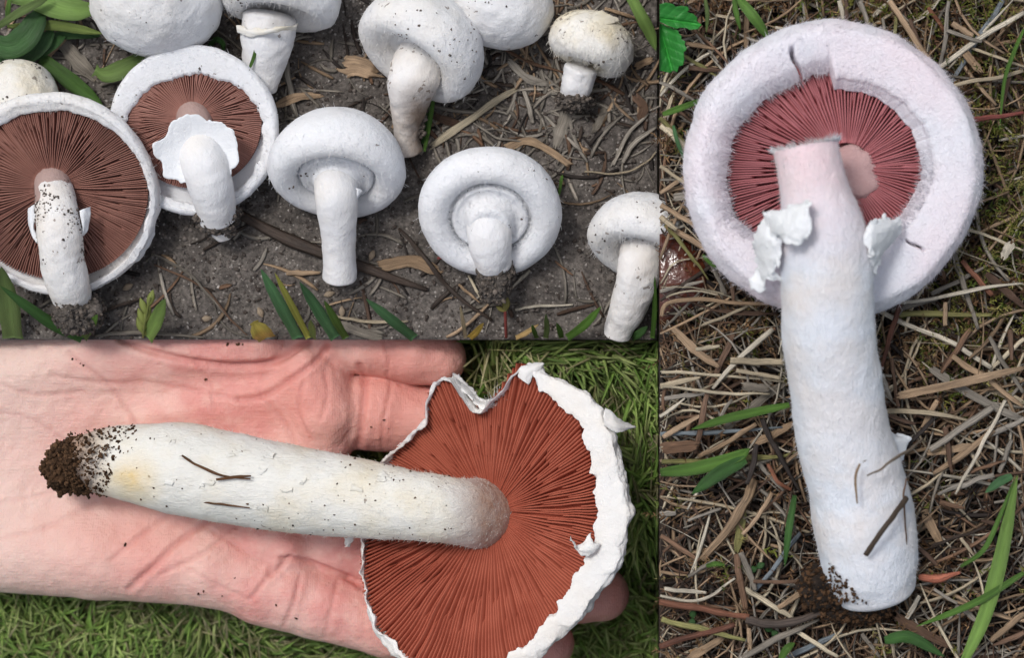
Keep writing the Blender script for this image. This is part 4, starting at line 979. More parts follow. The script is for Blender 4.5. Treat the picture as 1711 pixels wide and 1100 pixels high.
stk = [x.strip().split('|') for x in S3.replace('\n', '').split(';') if x.strip()]
LB = {'p': 'long bleached straw lying on top of the litter bank', 't': 'tan dry straw lying on top of the litter bank', 'g': 'weathered grey straw lying on top of the litter bank',
      'u': 'bluish grey straw lying on top of the litter bank', 'b': 'brown dead stalk lying on top of the litter bank', 'o': 'olive half dry stalk lying on top of the litter bank',
      'd': 'thin blackish stalk lying in the litter bank', 'n': 'short orange brown stalk lying on the litter bank', 's': 'rust red straight stalk lying beside the thick woolly stem'}
LM = [(1150, 60, 'near the serrated green leaf'), (1110, 230, 'at the bank edge above the wet brown cap'), (1140, 400, 'over the wet brown fungus cap'), (1210, 500, 'left of the stem under the torn veil'),
      (1150, 640, 'in the pale straw pile'), (1260, 610, 'against the upper half of thick woolly stem'), (1180, 720, 'around the bright green blade'), (1290, 760, 'by the black knobbly twig'),
      (1180, 880, 'around the thick tan stalk'), (1300, 960, 'around the slim green blade'), (1170, 1040, 'between the rust coloured twigs'), (1320, 1070, 'below the dark knotted root'),
      (1440, 30, 'above the top of woolly cap'), (1550, 40, 'in the moss above woolly cap'), (1650, 60, 'around the thin tall green blade'), (1580, 150, 'touching the woolly cap rim on mossy side'), (1680, 180, 'by the red stem'),
      (1660, 410, 'in the moss under the red stem'), (1560, 510, 'under the lower rim of woolly cap'), (1500, 580, 'by the rust red stalk'), (1620, 600, 'by the green moss tuft'), (1690, 640, 'in the crossing straws opposite the stem'),
      (1530, 700, 'beside the stem scrap'), (1620, 740, 'between the moss tuft and dewy blade'), (1580, 800, 'by the short bluish green blade'), (1550, 890, 'above the orange leaf sliver'), (1540, 1040, 'by the dark green leaf blade'), (1680, 1040, 'by the wide dewy blade')]
KN = {'p': 'bleached straw', 't': 'tan straw', 'g': 'weathered grey straw', 'u': 'bluish grey straw', 'b': 'brown dead stalk', 'o': 'olive half dry stalk', 'd': 'blackish stalk', 'n': 'orange brown stalk', 's': 'rust red stalk'}
for i, (pt, w, cl) in enumerate(stk):
    xy = [tuple(map(float, a.split(','))) for a in pt.split()]
    z0 = Z3 + .0075 + .0050 * ((i * 37) % 11) / 11; w = float(w)
    n = len(xy); zs = [z0 + random.uniform(-.0016, .0016) + (.001 if 0 < k < n - 1 else 0) for k in range(n)]
    pts = clipx([P(a[0], a[1], z) for a, z in zip(xy, zs)])
    mx_, my_ = (xy[0][0] + xy[-1][0]) / 2, (xy[0][1] + xy[-1][1]) / 2; L_ = math.hypot(xy[0][0] - xy[-1][0], xy[0][1] - xy[-1][1])
    where = min(LM, key=lambda q: (q[0] - mx_) ** 2 + (q[1] - my_) ** 2)[2]
    lab = ('long ' if L_ > 105 else 'short ' if L_ < 48 else '') + ('thin ' if w <= 5 else 'broad ' if w >= 11 else '') + KN[cl] + ' lying ' + where
    (stalk if w < 12 or w == 17 else lambda *a, flat=0, taper=0: chip(*a))('straw', pts, w * PX * 1.05, random.choice(PAL[cl]), lab, 'straw', 'straws lying on the litter bank', flat=random.uniform(.15, .36), taper=(random.uniform(.75, 1), random.uniform(.4, 1)))
z = Z3 + .0135
stalk('stem', clipx([P(1606, 200, z), P(1641, 197, z), P(1711, 188, z)]), 9 * PX, RED[0], 'smooth red plant stem lying on moss beside the woolly cap', 'stem', None, flat=.9)
stalk('twig', clipx([P(1101, 1007, z), P(1176, 1020, z), P(1252, 1033, z)]), 11 * PX, ORANGE[0], 'rust orange twig meeting the dark root, above its darker twin', 'twig', None, flat=.9, taper=(1, .9))
stalk('twig', clipx([P(1101, 1081, z), P(1163, 1062, z), P(1228, 1044, z)]), 10 * PX, RUST[0], 'dark rust twig rising toward the knotted root from the bank edge', 'twig', None, flat=.9, taper=(1, .9))
stalk('root', [P(1246, 1035, z), P(1280, 1043, z), P(1325, 1040, z), P(1392, 1018, z)], 14 * PX, srgb(92, 80, 72), 'dark knotted root running from rust twigs to the soil clump', 'root', None, flat=.8, taper=(1, .8))
stalk('twig', [P(1264, 742, z), P(1259, 775, z), P(1248, 810, z)], 10 * PX, DARK[1], 'black knobbly twig standing across olive stalk beside woolly stem', 'twig', None, flat=.8, taper=(.7, .7))
stalk('needle', [P(1534, 964, z), P(1566, 968, z), P(1605, 957, z)], 14 * PX, srgb(176, 106, 82), 'flat orange leaf sliver pointing at the woolly stem base', 'leaf', None, flat=.3, taper=(.5, .3))
zs = Z3 + .0425
stalk('twig', [P(1517, 831, Z3 + .0345), P(1481, 880, zs), P(1445, 929, Z3 + .0385)], 9.5 * PX, srgb(86, 72, 60), 'dark split twig stuck slantwise on the white woolly stem', 'twig', None, flat=.6, taper=(1, .9))
stalk('twig', [P(1542, 736, Z3 + .030), P(1493, 769, Z3 + .0445), P(1447, 798, Z3 + .0465)], 5 * PX, srgb(132, 118, 104), 'thin grey twig leaning over the woolly stem edge', 'twig', None, flat=.8)
stalk('dry_scrap', [P(1436, 775, Z3 + .0465), P(1429, 800, Z3 + .046), P(1433, 842, Z3 + .0435)], 4 * PX, TAN[0], 'fine curved tan fibre lying along the woolly stem', 'straw', None)
stalk('dry_scrap', [P(1515, 800, Z3 + .0345), P(1510, 850, Z3 + .033), P(1516, 925, Z3 + .028)], 3 * PX, BROWN[0], 'fine brown rootlet running down the woolly stem side', 'rootlet', None)

# ------------------------------------------------------------------ straw bank: fill
def rand_strands(n, box, zr, Lr, wr, pal, seed, K=7, dirn=None, curve=.25, xmin=None, ymin=None, flat=.4, mask=None):
    g = np.random.default_rng(seed)
    x = g.uniform(box[0], box[1], n); y = g.uniform(box[2], box[3], n)
    if mask is not None:
        k = mask(x, y, g); x, y = x[k], y[k]; n = len(x)
    an = g.uniform(0, math.pi, n) if dirn is None else g.normal(dirn[0], dirn[1], n)
    L = g.uniform(*Lr, n) * g.uniform(.6, 1.3, n); t = np.linspace(-.5, .5, K)
    cu = g.normal(0, curve, n)[:, None]
    px = t[None] * L[:, None]; py = cu * (t[None] ** 2 - .08) * L[:, None] * 2
    co, si = np.cos(an)[:, None], np.sin(an)[:, None]
    Xw = x[:, None] + px * co - py * si; Yw = y[:, None] + px * si + py * co
    if xmin is not None: Xw += np.maximum(0, xmin - Xw.min(1))[:, None]
    if ymin is not None: Yw += np.maximum(0, ymin - Yw.min(1))[:, None]
    z = g.uniform(*zr, n)[:, None] + t[None] * g.normal(0, .12, n)[:, None] * L[:, None] - (t[None] ** 2) * .25 * L[:, None] * g.uniform(0, .5, n)[:, None]
    W = g.uniform(*wr, n)[:, None] * np.interp(np.linspace(0, 1, K), [0, .1, .7, 1], [.7, 1, 1, .35])[None]
    pal = np.array(pal); col = pal[g.integers(0, len(pal), n)] * g.uniform(.7, 1.3, (n, 1))
    return np.stack([Xw, Yw, z], -1), W, W * flat, col, g.uniform(-.6, .6, n)

mixpal = PALE + TAN * 2 + GREY * 2 + BROWN * 3 + DARK * 3
box3 = (.0, .180, -.165, .165)
for nm, n, zr, Lr, wr, pal, sd, cat, lab in (
        ('straw_litter', 3200, (Z3 - .005, Z3 + .004), (.012, .045), (.0003, .0009), BROWN * 3 + DARK * 3 + GREY + TAN, 201, 'litter', 'matted dead grass and straw litter covering the bank'),  # darker colours put gap shade into this lower layer
        ('straw_fines', 7600, (Z3 - .003, Z3 + .006), (.005, .022), (.00012, .00036), mixpal, 202, 'litter', 'fine broken bits of dead grass in the litter'),
        ('straw_top', 950, (Z3 + .003, Z3 + .009), (.018, .05), (.0002, .0007), PALE * 2 + TAN * 2 + GREY + BROWN, 203, 'litter', 'loose thin dead stalks among the larger straws')):
    pts, W, T, col, roll = rand_strands(n, box3, zr, Lr, wr, pal, sd, xmin=.0004)
    V, F, st, c = strands(pts, W, T, 4, col, roll)
    tag(mesh(nm, V, F, M_straw, col=c, st=st, smooth=False), lab, cat, kind='stuff')

# moss: little leafy shoots, green towards the far right, brown elsewhere
def moss(n, seed, greenness, box, name, label):
    g = np.random.default_rng(seed); x = g.uniform(box[0], box[1], n); y = g.uniform(box[2], box[3], n)
    px = x / PX + 1101; py = 568 - y / PX
    dens = fbm(np.stack([x * 55, y * 55, x * 0], -1), 3, seed)
    k = greenness(px, py) + dens * .5 > g.uniform(.1, .9, n); x, y = x[k], y[k]; n = len(x)
    L = g.uniform(.005, .012, n); d = g.normal(0, 1, (n, 3)); d[:, 2] = np.abs(d[:, 2]) * .55 + .15; d /= np.linalg.norm(d, axis=1, keepdims=True)
    b = np.stack([x, y, litter_h(x, y) + g.uniform(.004, .013, n)], -1); K = 13
    t = (np.arange(K) + .3) / K
    c = b[:, None] + d[:, None] * t[None, :, None] * L[:, None, None]
    u = np.cross(d, [0.3, .1, 1]); u /= np.linalg.norm(u, axis=1, keepdims=True); v = np.cross(d, u)
    a = (np.arange(K) * 2.4)[None] + g.uniform(0, 6.28, n)[:, None]
    side = np.cos(a)[..., None] * u[:, None] + np.sin(a)[..., None] * v[:, None]
    ld = side * .9 + d[:, None] * .65 + g.normal(0, .2, side.shape); ll = (g.uniform(.0011, .0022, n)[:, None] * (1 - .45 * t)[None])[..., None]
    wd = np.cross(ld, side + d[:, None] * .7); wd /= np.linalg.norm(wd, axis=2, keepdims=True) + 1e-9; lw = ll * .17
    p0 = c - wd * lw; p1 = c + wd * lw; p2 = c + ld * ll * .55 + wd * lw * .7 + d[:, None] * .0001; p3 = c + ld * ll * .55 - wd * lw * .7; p4 = c + ld * ll + d[:, None] * ll * .2
    V = np.stack([p0, p1, p2, p3, p4], 2); nl = n * K
    o = (np.arange(nl) * 5)[:, None]
    gr = np.clip(greenness(x / PX + 1101, 568 - y / PX), 0, 1)[:, None]
    mixg = g.random((n, 1)) < gr * .85
    gc = np.array([srgb(104, 112, 40), srgb(128, 128, 58), srgb(80, 96, 34), srgb(150, 142, 84)])[g.integers(0, 4, n)]; bc = np.array([srgb(122, 92, 62), srgb(96, 68, 46), srgb(148, 116, 82)])[g.integers(0, 3, n)]
    col = np.where(mixg, gc, bc) * g.uniform(.6, 1.15, (n, 1)); col = np.repeat(col, K * 5, 0)
    ob = mesh(name, V.reshape(-1, 3), [o + np.array([0, 1, 2, 3]), o + np.array([3, 2, 4])], M_moss, col=col)
    V2, F2, st2, c2 = strands(np.stack([b, b + d * L[:, None] * .5, b + d * L[:, None]], 1), np.full((n, 3), .00014), np.full((n, 3), .00014), 4, np.full((n, 3), .06))
    tag(ob, label, 'moss', kind='stuff')
def green(px, py):
    a = np.exp(-((px - 1660) / 130) ** 2 - ((py - 330) / 260) ** 2) * 1.1
    a += .8 * np.exp(-((px - 1560) / 90) ** 2 - ((py - 610) / 90) ** 2) + .7 * np.exp(-((px - 1250) / 90) ** 2 - ((py - 590) / 60) ** 2) + .6 * np.exp(-((px - 1350) / 160) ** 2 - ((py - 25) / 50) ** 2) + .6 * np.exp(-((px - 1620) / 200) ** 2 - ((py - 40) / 60) ** 2)
    return a
moss(9500, 301, lambda x, y: np.clip(green(x, y), 0, 1), (.0015, .145, -.13, .13), 'green_moss', 'olive green leafy moss growing through the litter bank')
moss(2600, 302, lambda x, y: np.full_like(x, .28) * (1 - np.clip(green(x, y), 0, 1)) + .12, (.0015, .145, -.13, .13), 'brown_moss', 'dry brown moss between the straws of the bank')

# ------------------------------------------------------------------ green blades
GREENS = dict(l=srgb(132, 168, 84), m=srgb(100, 140, 62), d=srgb(74, 116, 58), b=srgb(92, 136, 90), y=srgb(176, 176, 84), o=srgb(112, 134, 78))
def blade(pts, w, colr, label, group=None, taper0=.55, fold=.28, name='grass_shoot', tip=.04):
    K = 26; c = cr(pts, K) if len(pts) > 2 else np.linspace(pts[0], pts[1], K)
    t = np.linspace(0, 1, K); W = w / 2 * np.interp(t, [0, .15, .45, .75, .92, 1], [taper0, .85, 1, .8, .38, tip])
    tan = np.gradient(c, axis=0); tan /= np.linalg.norm(tan, axis=1, keepdims=True)
    S = np.cross(tan, [0, 0, 1.0]); S /= np.linalg.norm(S, axis=1, keepdims=True) + 1e-9
    rl = random.uniform(-.3, .3); Nn = np.cross(S, tan); S2 = S * math.cos(rl) + Nn * math.sin(rl); N2 = np.cross(S2, tan)
    cols_ = np.array([-1, -.5, -.06, .06, .5, 1.0]); hgt = np.array([.55, .3, -.1, -.1, .3, .55]) * fold
    top = c[:, None] + W[:, None, None] * (cols_[None, :, None] * S2[:, None] + hgt[None, :, None] * N2[:, None])
    bot = top - N2[:, None] * .00012
    A_ = np.concatenate([top, bot[:, ::-1]], 1); n2 = A_.shape[1]
    V = A_.reshape(-1, 3); F = [grid_faces(K, n2, True)]
    o_ = (K - 1) * n2
    F.append(np.array([[0, 1, n2 - 2, n2 - 1], [1, 2, n2 - 3, n2 - 2], [2, 3, n2 - 4, n2 - 3], [3, 4, n2 - 5, n2 - 4], [4, 5, n2 - 6, n2 - 5]]))
    ac = np.concatenate([cols_, cols_[::-1]]); L_ = np.concatenate([[0], np.cumsum(np.linalg.norm(np.diff(c, axis=0), axis=1))]) * 1000
    st = np.zeros((K, n2, 3)); st[..., 0] = ac[None] * 3.2; st[..., 1] = L_[:, None]; st[..., 2] = random.random() * 90
    cc = np.tile(np.array(colr), (K, n2, 1)) * (1 + .16 * np.sin(t * 5 + random.random() * 6))[:, None, None]
    mid = (np.abs(ac) < .1)[None, :, None]; cc = np.where(mid, cc * 1.25, cc)
    o = mesh(name, V, F, M_grass, col=cc.reshape(-1, 3), st=st.reshape(-1, 3)); tag(o, label, 'grass blade', group); return o

z3 = Z3 + .013
GB = [("1233,-4 1261,30 1287,68", 18, 'm', 'broad green blade pointing down at the woolly cap beside serrated leaf', 0),
      ("1226,-3 1230,20 1237,50", 9, 'm', 'narrow green blade hanging beside the broad blade above woolly cap', 0),
      ("1178,-3 1182,25 1180,54", 7, 'o', 'dull narrow green blade next to the serrated leaf tip', 0),
      ("1107,191 1138,180 1184,162", 11, 'm', 'green blade touching the woolly cap side with yellowed tip', 1),
      ("1125,209 1133,240 1156,292", 7, 'b', 'thin bluish green blade over pale straws beside woolly cap', 0),
      ("1174,426 1191,442 1242,468", 7, 'm', 'thin curved green blade beneath the long tan straw beside woolly cap', 0),
      ("1319,677 1226,697 1155,718", 15, 'm', 'bright green blade coming out from under the woolly stem', 0),
      ("1101,790 1163,783 1230,764 1253,750", 22, 'm', 'wide green blade lying under an olive stalk at the bank edge', 0),
      ("1246,768 1201,792 1156,826", 24, 'd', 'dewy dark green blade crossing under the olive stalk', 0),
      ("1328,828 1318,887 1311,948", 12, 'd', 'slim green blade hanging beside lower woolly stem over blue grey straw', 0),
      ("1612,1104 1645,1030 1668,950 1683,880 1700,795", 25, 'l', 'long wide bright green dewy blade crossing another blade', 0),
      ("1711,958 1631,1007 1531,1048", 12, 'm', 'narrow green blade crossing over the wide dewy blade', 0),
      ("1605,948 1643,920 1668,870 1697,797", 9, 'm', 'thin green blade joined at the top of wide dewy blade', 0),
      ("1691,796 1670,806 1646,824", 15, 'b', 'short bluish green blade beside the top of wide dewy blade', 0),
      ("1478,1071 1520,1066 1578,1098", 20, 'd', 'dark green curved leaf blade under the bark sliver', 0),
      ("1711,48 1693,90 1678,137 1670,218", 7, 'm', 'thin tall green blade beside the red stem on moss', 0),
      ("1304,1102 1315,1085 1328,1075", 13, 'm', 'short green blade poking up between grey straws near root', 0),
      ("1180,947 1195,943 1212,945", 9, 'm', 'small green blade stub behind the thick tan straw', 0)]
for i, (pt, w, cl, lab, f) in enumerate(GB):
    xy = [tuple(map(float, a.split(','))) for a in pt.split()]; n = len(xy)
    pts = clipx([P(a[0], a[1], z3 + .0016 * math.sin(3.1 * k / max(1, n - 1)) + .0009 * (i % 3)) for k, a in enumerate(xy)])
    blade(pts, w * PX, GREENS[cl], lab)

# serrated leaf at the bank's edge (two leaflets)
def leaflet(parent, outline, mid0, mid1, z, seed):
    o = np.array(outline, float); o = np.vstack([o, o[:1]])
    seg = np.concatenate([[0], np.cumsum(np.linalg.norm(np.diff(o, axis=0), axis=1))]); s_ = np.linspace(0, seg[-1], 121)[:-1]
    o = np.column_stack([np.interp(s_, seg, o[:, 0]), np.interp(s_, seg, o[:, 1])]); c = o.mean(0)
    R_ = 22; tt = np.linspace(.02, 1, R_)
    G = c + (o[None] - c) * tt[:, None, None]
    m0, m1 = np.array(mid0, float), np.array(mid1, float); dm = unit(m1 - m0)
    along = (G - m0) @ dm; ac = (G - m0) @ np.array([-dm[1], dm[0]])
    vein = np.exp(-(ac / 2.0) ** 2) * .0006 + .00016 * np.abs(np.sin((along - np.abs(ac) * .8) * .20)) ** 8
    zz = z + .0000016 * 0 + .004 * (np.abs(ac) / 40) ** 1.0 - .00002 * along - vein + .0006 * vn(np.stack([G[..., 0] * .06, G[..., 1] * .06, G[..., 0] * 0 + seed], -1), seed)
    k = (DIST - zz) / DIST
    T_ = np.stack([np.maximum((G[..., 0] - 1101) * PX * k, .0002), (568 - G[..., 1]) * PX * k, zz], -1)
    B_ = T_[::-1].copy(); B_[..., 2] -= .0002
    V = np.concatenate([T_, B_]).reshape(-1, 3); n = len(s_)
    col = np.tile(np.array(srgb(58, 150, 62)), (len(V), 1)) * (1 + .7 * np.clip(np.concatenate([vein, vein[::-1]]).reshape(-1, 1) / .0006, 0, 1))
    st = np.zeros((len(V), 3)); st[:, 0] = np.concatenate([ac, ac[::-1]]).ravel() * .03; st[:, 1] = np.concatenate([along, along[::-1]]).ravel() * .2
    mesh('leaflet', V, [grid_faces(2 * R_, n, True)], M_grass, parent, col=col, st=st)
LF = thing('leaf', 'bright green serrated leaf of two leaflets at the edge of the straw bank', 'leaf', P(1101, 40, Z3 + .012))
e = lambda L_: [(1101 + x / 4, y / 4) for x, y in L_]
leaflet(LF, e([(-60, 30), (0, 28), (50, 14), (98, 26), (112, 44), (150, 36), (192, 42), (203, 66), (186, 78), (232, 92), (258, 118), (250, 136), (286, 164), (262, 192), (205, 198), (188, 186), (140, 182), (120, 192), (60, 170), (0, 140), (-60, 130)]), (1101, 30), (1172, 41), Z3 + .019, 5)
leaflet(LF, e([(-60, 140), (0, 148), (60, 176), (128, 202), (134, 222), (152, 240), (148, 260), (178, 275), (170, 296), (188, 325), (166, 350), (170, 400), (160, 436), (134, 440), (122, 482), (96, 470), (72, 488), (40, 478), (0, 470), (-60, 460)]), (1101, 38), (1124, 122), Z3 + .016, 6)

# glossy brown cap half buried at the bank's edge
m, nt, b = mat('wet_brown_slime')
nt.links.new(mix(nt, ramp(nt, noise(nt, 60, 5), [(.35, (0, 0, 0)), (.65, (1, 1, 1))]).outputs[0], srgb(92, 46, 28), srgb(62, 28, 20)), b.inputs['Base Color'])
b.inputs['Roughness'].default_value = .14; b.inputs['Specular IOR Level'].default_value = .7; bump(nt, b, noise(nt, 160, 4), .5, .002)
V, F = revolve(P(1098, 468, Z3 + .001), (.25, 0, -.97), [(0, -.35, 0), (.5, -.30, 0), (.8, -.18, 0), (1, .05, 0), (.9, .2, 0), (.4, .25, 0), (0, .25, 0)], 0, 76 * PX, 64 * PX, 120, 60, 140, .0008, 110)
V[:, 0] = np.maximum(V[:, 0], .0002)
tag(mesh('wet_cap', V, F, m), 'glossy wet red brown fungus cap half buried under straw at the bank edge', 'fungus')

# tiny round seedlings in the litter
for i, (x, y, lab) in enumerate([(1265, 950, 'tiny round-leaved green seedling below slim green blade'), (1158, 1034, 'tiny pair of round seed leaves between the rust twigs'), (1290, 1055, 'small pale green seedling growing under the dark knotted root')]):
    b0 = P(x, y, Z3 + .010); t = thing('seedling', lab, 'seedling', b0)
    V, F, st, c = strands(np.array([[b0 - [0, 0, .006], b0 - [0, 0, .003], b0]]), np.full((1, 3), .0003), np.full((1, 3), .0003), 6, GREENS['m']); mesh('stalk', V, F, M_grass, t, col=c, st=st)
    for a in (.6, 3.5):
        d = np.array([math.cos(a + i), math.sin(a + i), .1]); cc = np.linspace(b0, b0 + d * .0028, 8)
        W = .0012 * np.sin(np.linspace(.25, 3.0, 8)); V, F, st, c = strands(cc[None], W[None], np.full((1, 8), .0002), 6, srgb(60, 100, 50)); mesh('seed_leaf', V, F, M_grass, t, col=c, st=st)

# ------------------------------------------------------------------ soil strip: crumbs, chaff, traced litter
g = np.random.default_rng(401)
x = g.uniform(-.245, -.0008, 26000); y = g.uniform(.0006, .135, 26000); r = .00016 + .00075 * g.random(26000) ** 7
cp = np.stack([x, y, soil_h(x, y) + r * .15], -1); cc = np.array([srgb(104, 97, 92), srgb(84, 77, 72), srgb(124, 116, 110), srgb(76, 68, 63)])[g.integers(0, 4, 26000)]
gl = g.random(26000) < .06; cc[gl] = np.array(srgb(176, 170, 164)); r[gl] = g.uniform(.00025, .0007, gl.sum()) * .75
V, F, c = lumps(cp, r, 402, .4, cc); tag(mesh('soil_crumb', V, F, M_crumb, smooth=False, col=c), 'dark crumbs and pale sand grains strewn over the bare soil', 'soil', kind='stuff')
def msk(x, y, g):
    px = x / PX + 1101; py = 568 - y / PX
    d = np.clip((px - 650) / 250, 0, 1) * np.clip((330 - py) / 120, 0, 1) + .35 * np.clip((230 - py) / 100, 0, 1) + .12; return g.random(len(x)) < d
pts, W, T, col, roll = rand_strands(2600, (-.235, -.002, .002, .13), (0, .0), (.004, .02), (.0002, .0008), GREY * 3 + TAN + BROWN + DARK * 2 + [srgb(176, 166, 152)], 403, ymin=.0008, mask=msk, flat=.16)
pts[..., 2] = soil_h(pts[..., 0], pts[..., 1]) + W * .3 + .0003 + np.abs(pts[..., 2] - pts[..., 2].mean(1, keepdims=True)) * .3
V, F, st, c = strands(pts, W, T, 4, col, roll * .4); tag(mesh('chaff', V, F, M_straw, col=c, st=st), 'grey broken chaff and rootlets lying flat on the bare soil', 'litter', kind='stuff')

S1 = [("720,245 780,205 835,165 862,150", 12, 'p', .3, 'long pale folded straw lying between slanting mushroom and scaly button'), ("946,190 938,215 929,244", 22, 'g', .22, 'broad pale grey straw chip below the scaly button mushroom'),
      ("1012,180 1003,200 992,223", 12, 'g', .25, 'small pale grey straw chip beside broad straw chip'), ("846,247 880,235 915,250 953,277", 13, 't', .3, 'curled tan dry leaf behind the woolly-grooved mushroom'),
      ("836,79 890,105 945,123", 6, 'b', .6, 'straight brown stalk leading to the scaly button stem'), ("883,70 879,95 871,117", 5, 't', .6, 'short tan stalk beside the wrinkled dome cap'),
      ("1026,277 1050,225 1085,188", 7, 'g', .4, 'grey straw lying near the straw bank, paired with another'), ("1040,272 1060,240 1096,214", 9, 'g', .35, 'wider grey straw next to grey straw near straw bank'),
      ("976,287 1030,291 1066,281 1100,254", 3.5, 'p', .8, 'thin pale wiry stem arching above the curved-stem mushroom'), ("572,112 600,112 634,124", 34, 't', .12, 'crumpled tan dead leaf beside the slanting mushroom foot'),
      ("460,176 500,162 537,160", 14, 't', .2, 'flat tan dead leaf scrap behind the flat-cut mushroom cap'), ("478,101 486,150 496,197", 10, 'g', .3, 'upright grey straw beside the torn veil mushroom stem'),
      ("503,147 534,178", 5, 'g', .6, 'short grey stalk above the flat-cut mushroom cap'), ("104,68 130,100 162,132", 26, 'g', .12, 'wide grey withered leaf among the broad green leaves'),
      ("112,66 90,90 69,113", 8, 't', .5, 'tan straw leaning across broad green leaves'), ("402,362 470,395 545,427 620,450 714,482", 21, 'd', .4, 'charred dark bark strip passing under the flat-cut stem'),
      ("636,446 690,437 736,457", 20, 't', .2, 'frayed tan straw sheath lying on the charred bark strip'), ("480,457 536,456", 9, 't', .4, 'short tan straw stub left of flat-cut stem foot'),
      ("668,384 715,432 760,486 822,538", 8, 'd', .8, 'long thin dark twig below the woolly-grooved mushroom'), ("256,424 310,450 352,492 407,558", 5, 'g', .8, 'thin grey root running down the soil beside chocolate gilled mushroom'),
      ("260,442 330,472 382,532 416,560", 4, 'b', .8, 'thin brown root running along the grey root'), ("160,561 230,556 342,562", 7, 'g', .5, 'grey stalk lying along the lower edge of soil'),
      ("164,526 200,512 238,498", 6, 'd', .6, 'dark stalk beside the chocolate gilled mushroom foot'), ("784,461 794,480 806,503", 5, 'p', .5, 'short pale straw beside grey soil plug'),
      ("767,476 785,492 803,506", 5, 't', .5, 'short tan straw crossing the thin dark twig'), ("748,567 790,535 824,500", 6, 't', .6, 'slender tan straw rising beside the red seedling'),
      ("886,452 872,466 855,482", 6, 'p', .5, 'forked pale rootlet right of grey soil plug'), ("862,517 900,512 958,510", 5, 'p', .5, 'pale stalk lying flat right of the seedling'),
      ("928,437 958,461", 4, 'b', .8, 'tiny brown twig between two right hand mushrooms on soil'), ("562,530 620,537 682,537", 6, 'p', .4, 'pale flat straw below the flat-cut stem foot'),
      ("566,540 600,555 640,566", 14, 'g', .2, 'wide pale straw under the green blades at soil edge'), ("880,38 900,20 925,0", 6, 't', .6, 'tan stalk rising from wrinkled dome cap'),
      ("1010,15 1040,25 1072,32", 6, 't', .6, 'tan stalk above the scaly button'), ("1062,112 1090,100", 12, 't', .25, 'tan leaf scrap right of scaly button'),
      ("790,205 830,230 880,238", 4, 'g', .7, 'thin grey fibre behind woolly-grooved cap'), ("850,100 880,130 915,140", 14, 'g', .2, 'grey frayed straw bundle left of scaly button stem'), ("875,150 885,180 890,205", 9, 'g', .25, 'grey upright straw chip between long pale straw and broad chip'),
      ("720,190 740,200 775,210", 14, 'b', .2, 'brown leaf scrap right of slanting mushroom foot'), ("1060,160 1075,180 1068,200", 16, 'b', .2, 'brown curled leaf bit near straw bank')]
for i, (pt, w, cl, fl, lab) in enumerate(S1):
    xy = [tuple(map(float, a.split(','))) for a in pt.split()]
    pts = np.array([P(a[0], a[1], .0) for a in xy]); dense = cr(pts, 8) if len(pts) > 2 else np.linspace(pts[0], pts[1], 8)
    dense[:, 1] = np.maximum(dense[:, 1], .0008); dense[:, 0] = np.minimum(dense[:, 0], -.001)
    dense[:, 2] = soil_h(dense[:, 0], dense[:, 1]) + w * PX * .35 * fl + .0007 + .0008 * np.sin(np.linspace(0, 3.1, 8))
    kind = 'twig' if cl == 'd' or 'twig' in lab else ('root' if 'root' in lab else 'straw')
    nm = 'bark_strip' if 'bark strip passing' in lab else {'twig': 'twig', 'root': 'root', 'straw': 'dead_leaf' if 'leaf' in lab else 'straw'}[kind]
    (stalk if w < 12 or nm == 'bark_strip' else lambda *a, flat=0, taper=0: chip(*a))(nm, dense, w * PX, random.choice(PAL[cl]), lab, {'bark_strip': 'bark', 'dead_leaf': 'dead leaf'}.get(nm, kind), None, flat=fl, taper=(random.uniform(.5, .9), random.uniform(.35, .8)))

for x, y, a in ((551, 492, .3), (622, 427, 1.2), (572, 521, 1.6), (215, 480, .5), (345, 533, .2), (435, 522, 2.0)):
    c0 = P(x, y, 0); c0[2] = float(soil_h(c0[0], c0[1])) + .0009; d = np.array([math.cos(a), math.sin(a), 0]); cc = np.linspace(c0 - d * .0019, c0 + d * .0019, 10)
    W = .0011 * np.sin(np.linspace(.15, 3.0, 10)); V, F, st, c = strands(cc[None], W[None], W[None] * .7, 8, srgb(168, 150, 128)); tag(mesh('seed', V, F, M_straw, col=c, st=st), 'small beige oval seed lying on the bare soil', 'seed', 'seeds scattered on the soil')

# green things on the soil strip
def gblade(pt, w, cl, lab, z=None, group=None, **kw):
    xy = [tuple(map(float, a.split(','))) for a in pt.split()]; n = len(xy); zz = z or [.004] * n
    pts = np.array([P(a[0], a[1], k) for a, k in zip(xy, zz)]); pts[:, 1] = np.maximum(pts[:, 1], .0006); pts[:, 0] = np.minimum(pts[:, 0], -.001)
    blade(pts, w * PX, GREENS[cl] if isinstance(cl, str) else cl, lab, group, **kw)
DG, LG = srgb(70, 108, 60), srgb(128, 160, 84)
gblade("-14,74 18,78 44,60 60,35 73,10", 44, DG, 'broad dark green pointed leaf above the cream scaly cap', [.012, .013, .014, .013, .010], taper0=.8)
gblade("-10,98 40,92 70,72 90,48", 34, srgb(60, 96, 52), 'dark green leaf under broad pointed leaf', [.006, .008, .009, .008])
gblade("25,100 60,88 85,74 110,60", 26, srgb(66, 106, 56), 'dark toothed leaf between the grey withered leaf and pointed leaf', [.004, .006, .007, .006])
gblade("12,44 90,42 130,48 172,56", 18, srgb(138, 158, 84), 'yellowish green blade running into the smooth big dome cap', [.008, .010, .010, .008], taper0=.3)
gblade("25,-14 75,2 120,16 172,14", 44, LG, 'wide light green leaf ending at the smooth big dome cap', [.010, .012, .012, .010], taper0=.9, tip=.5)
gblade("-6,46 30,22 60,6 84,-6", 15, 'o', 'narrow arching green blade above the broad pointed leaf', [.012, .016, .017, .016])
gblade("68,97 108,127 140,152 172,176", 30, srgb(84, 120, 56), 'green leaf slipping behind ragged-ringed mushroom cap', [.005, .005, .004, .003], taper0=.8)
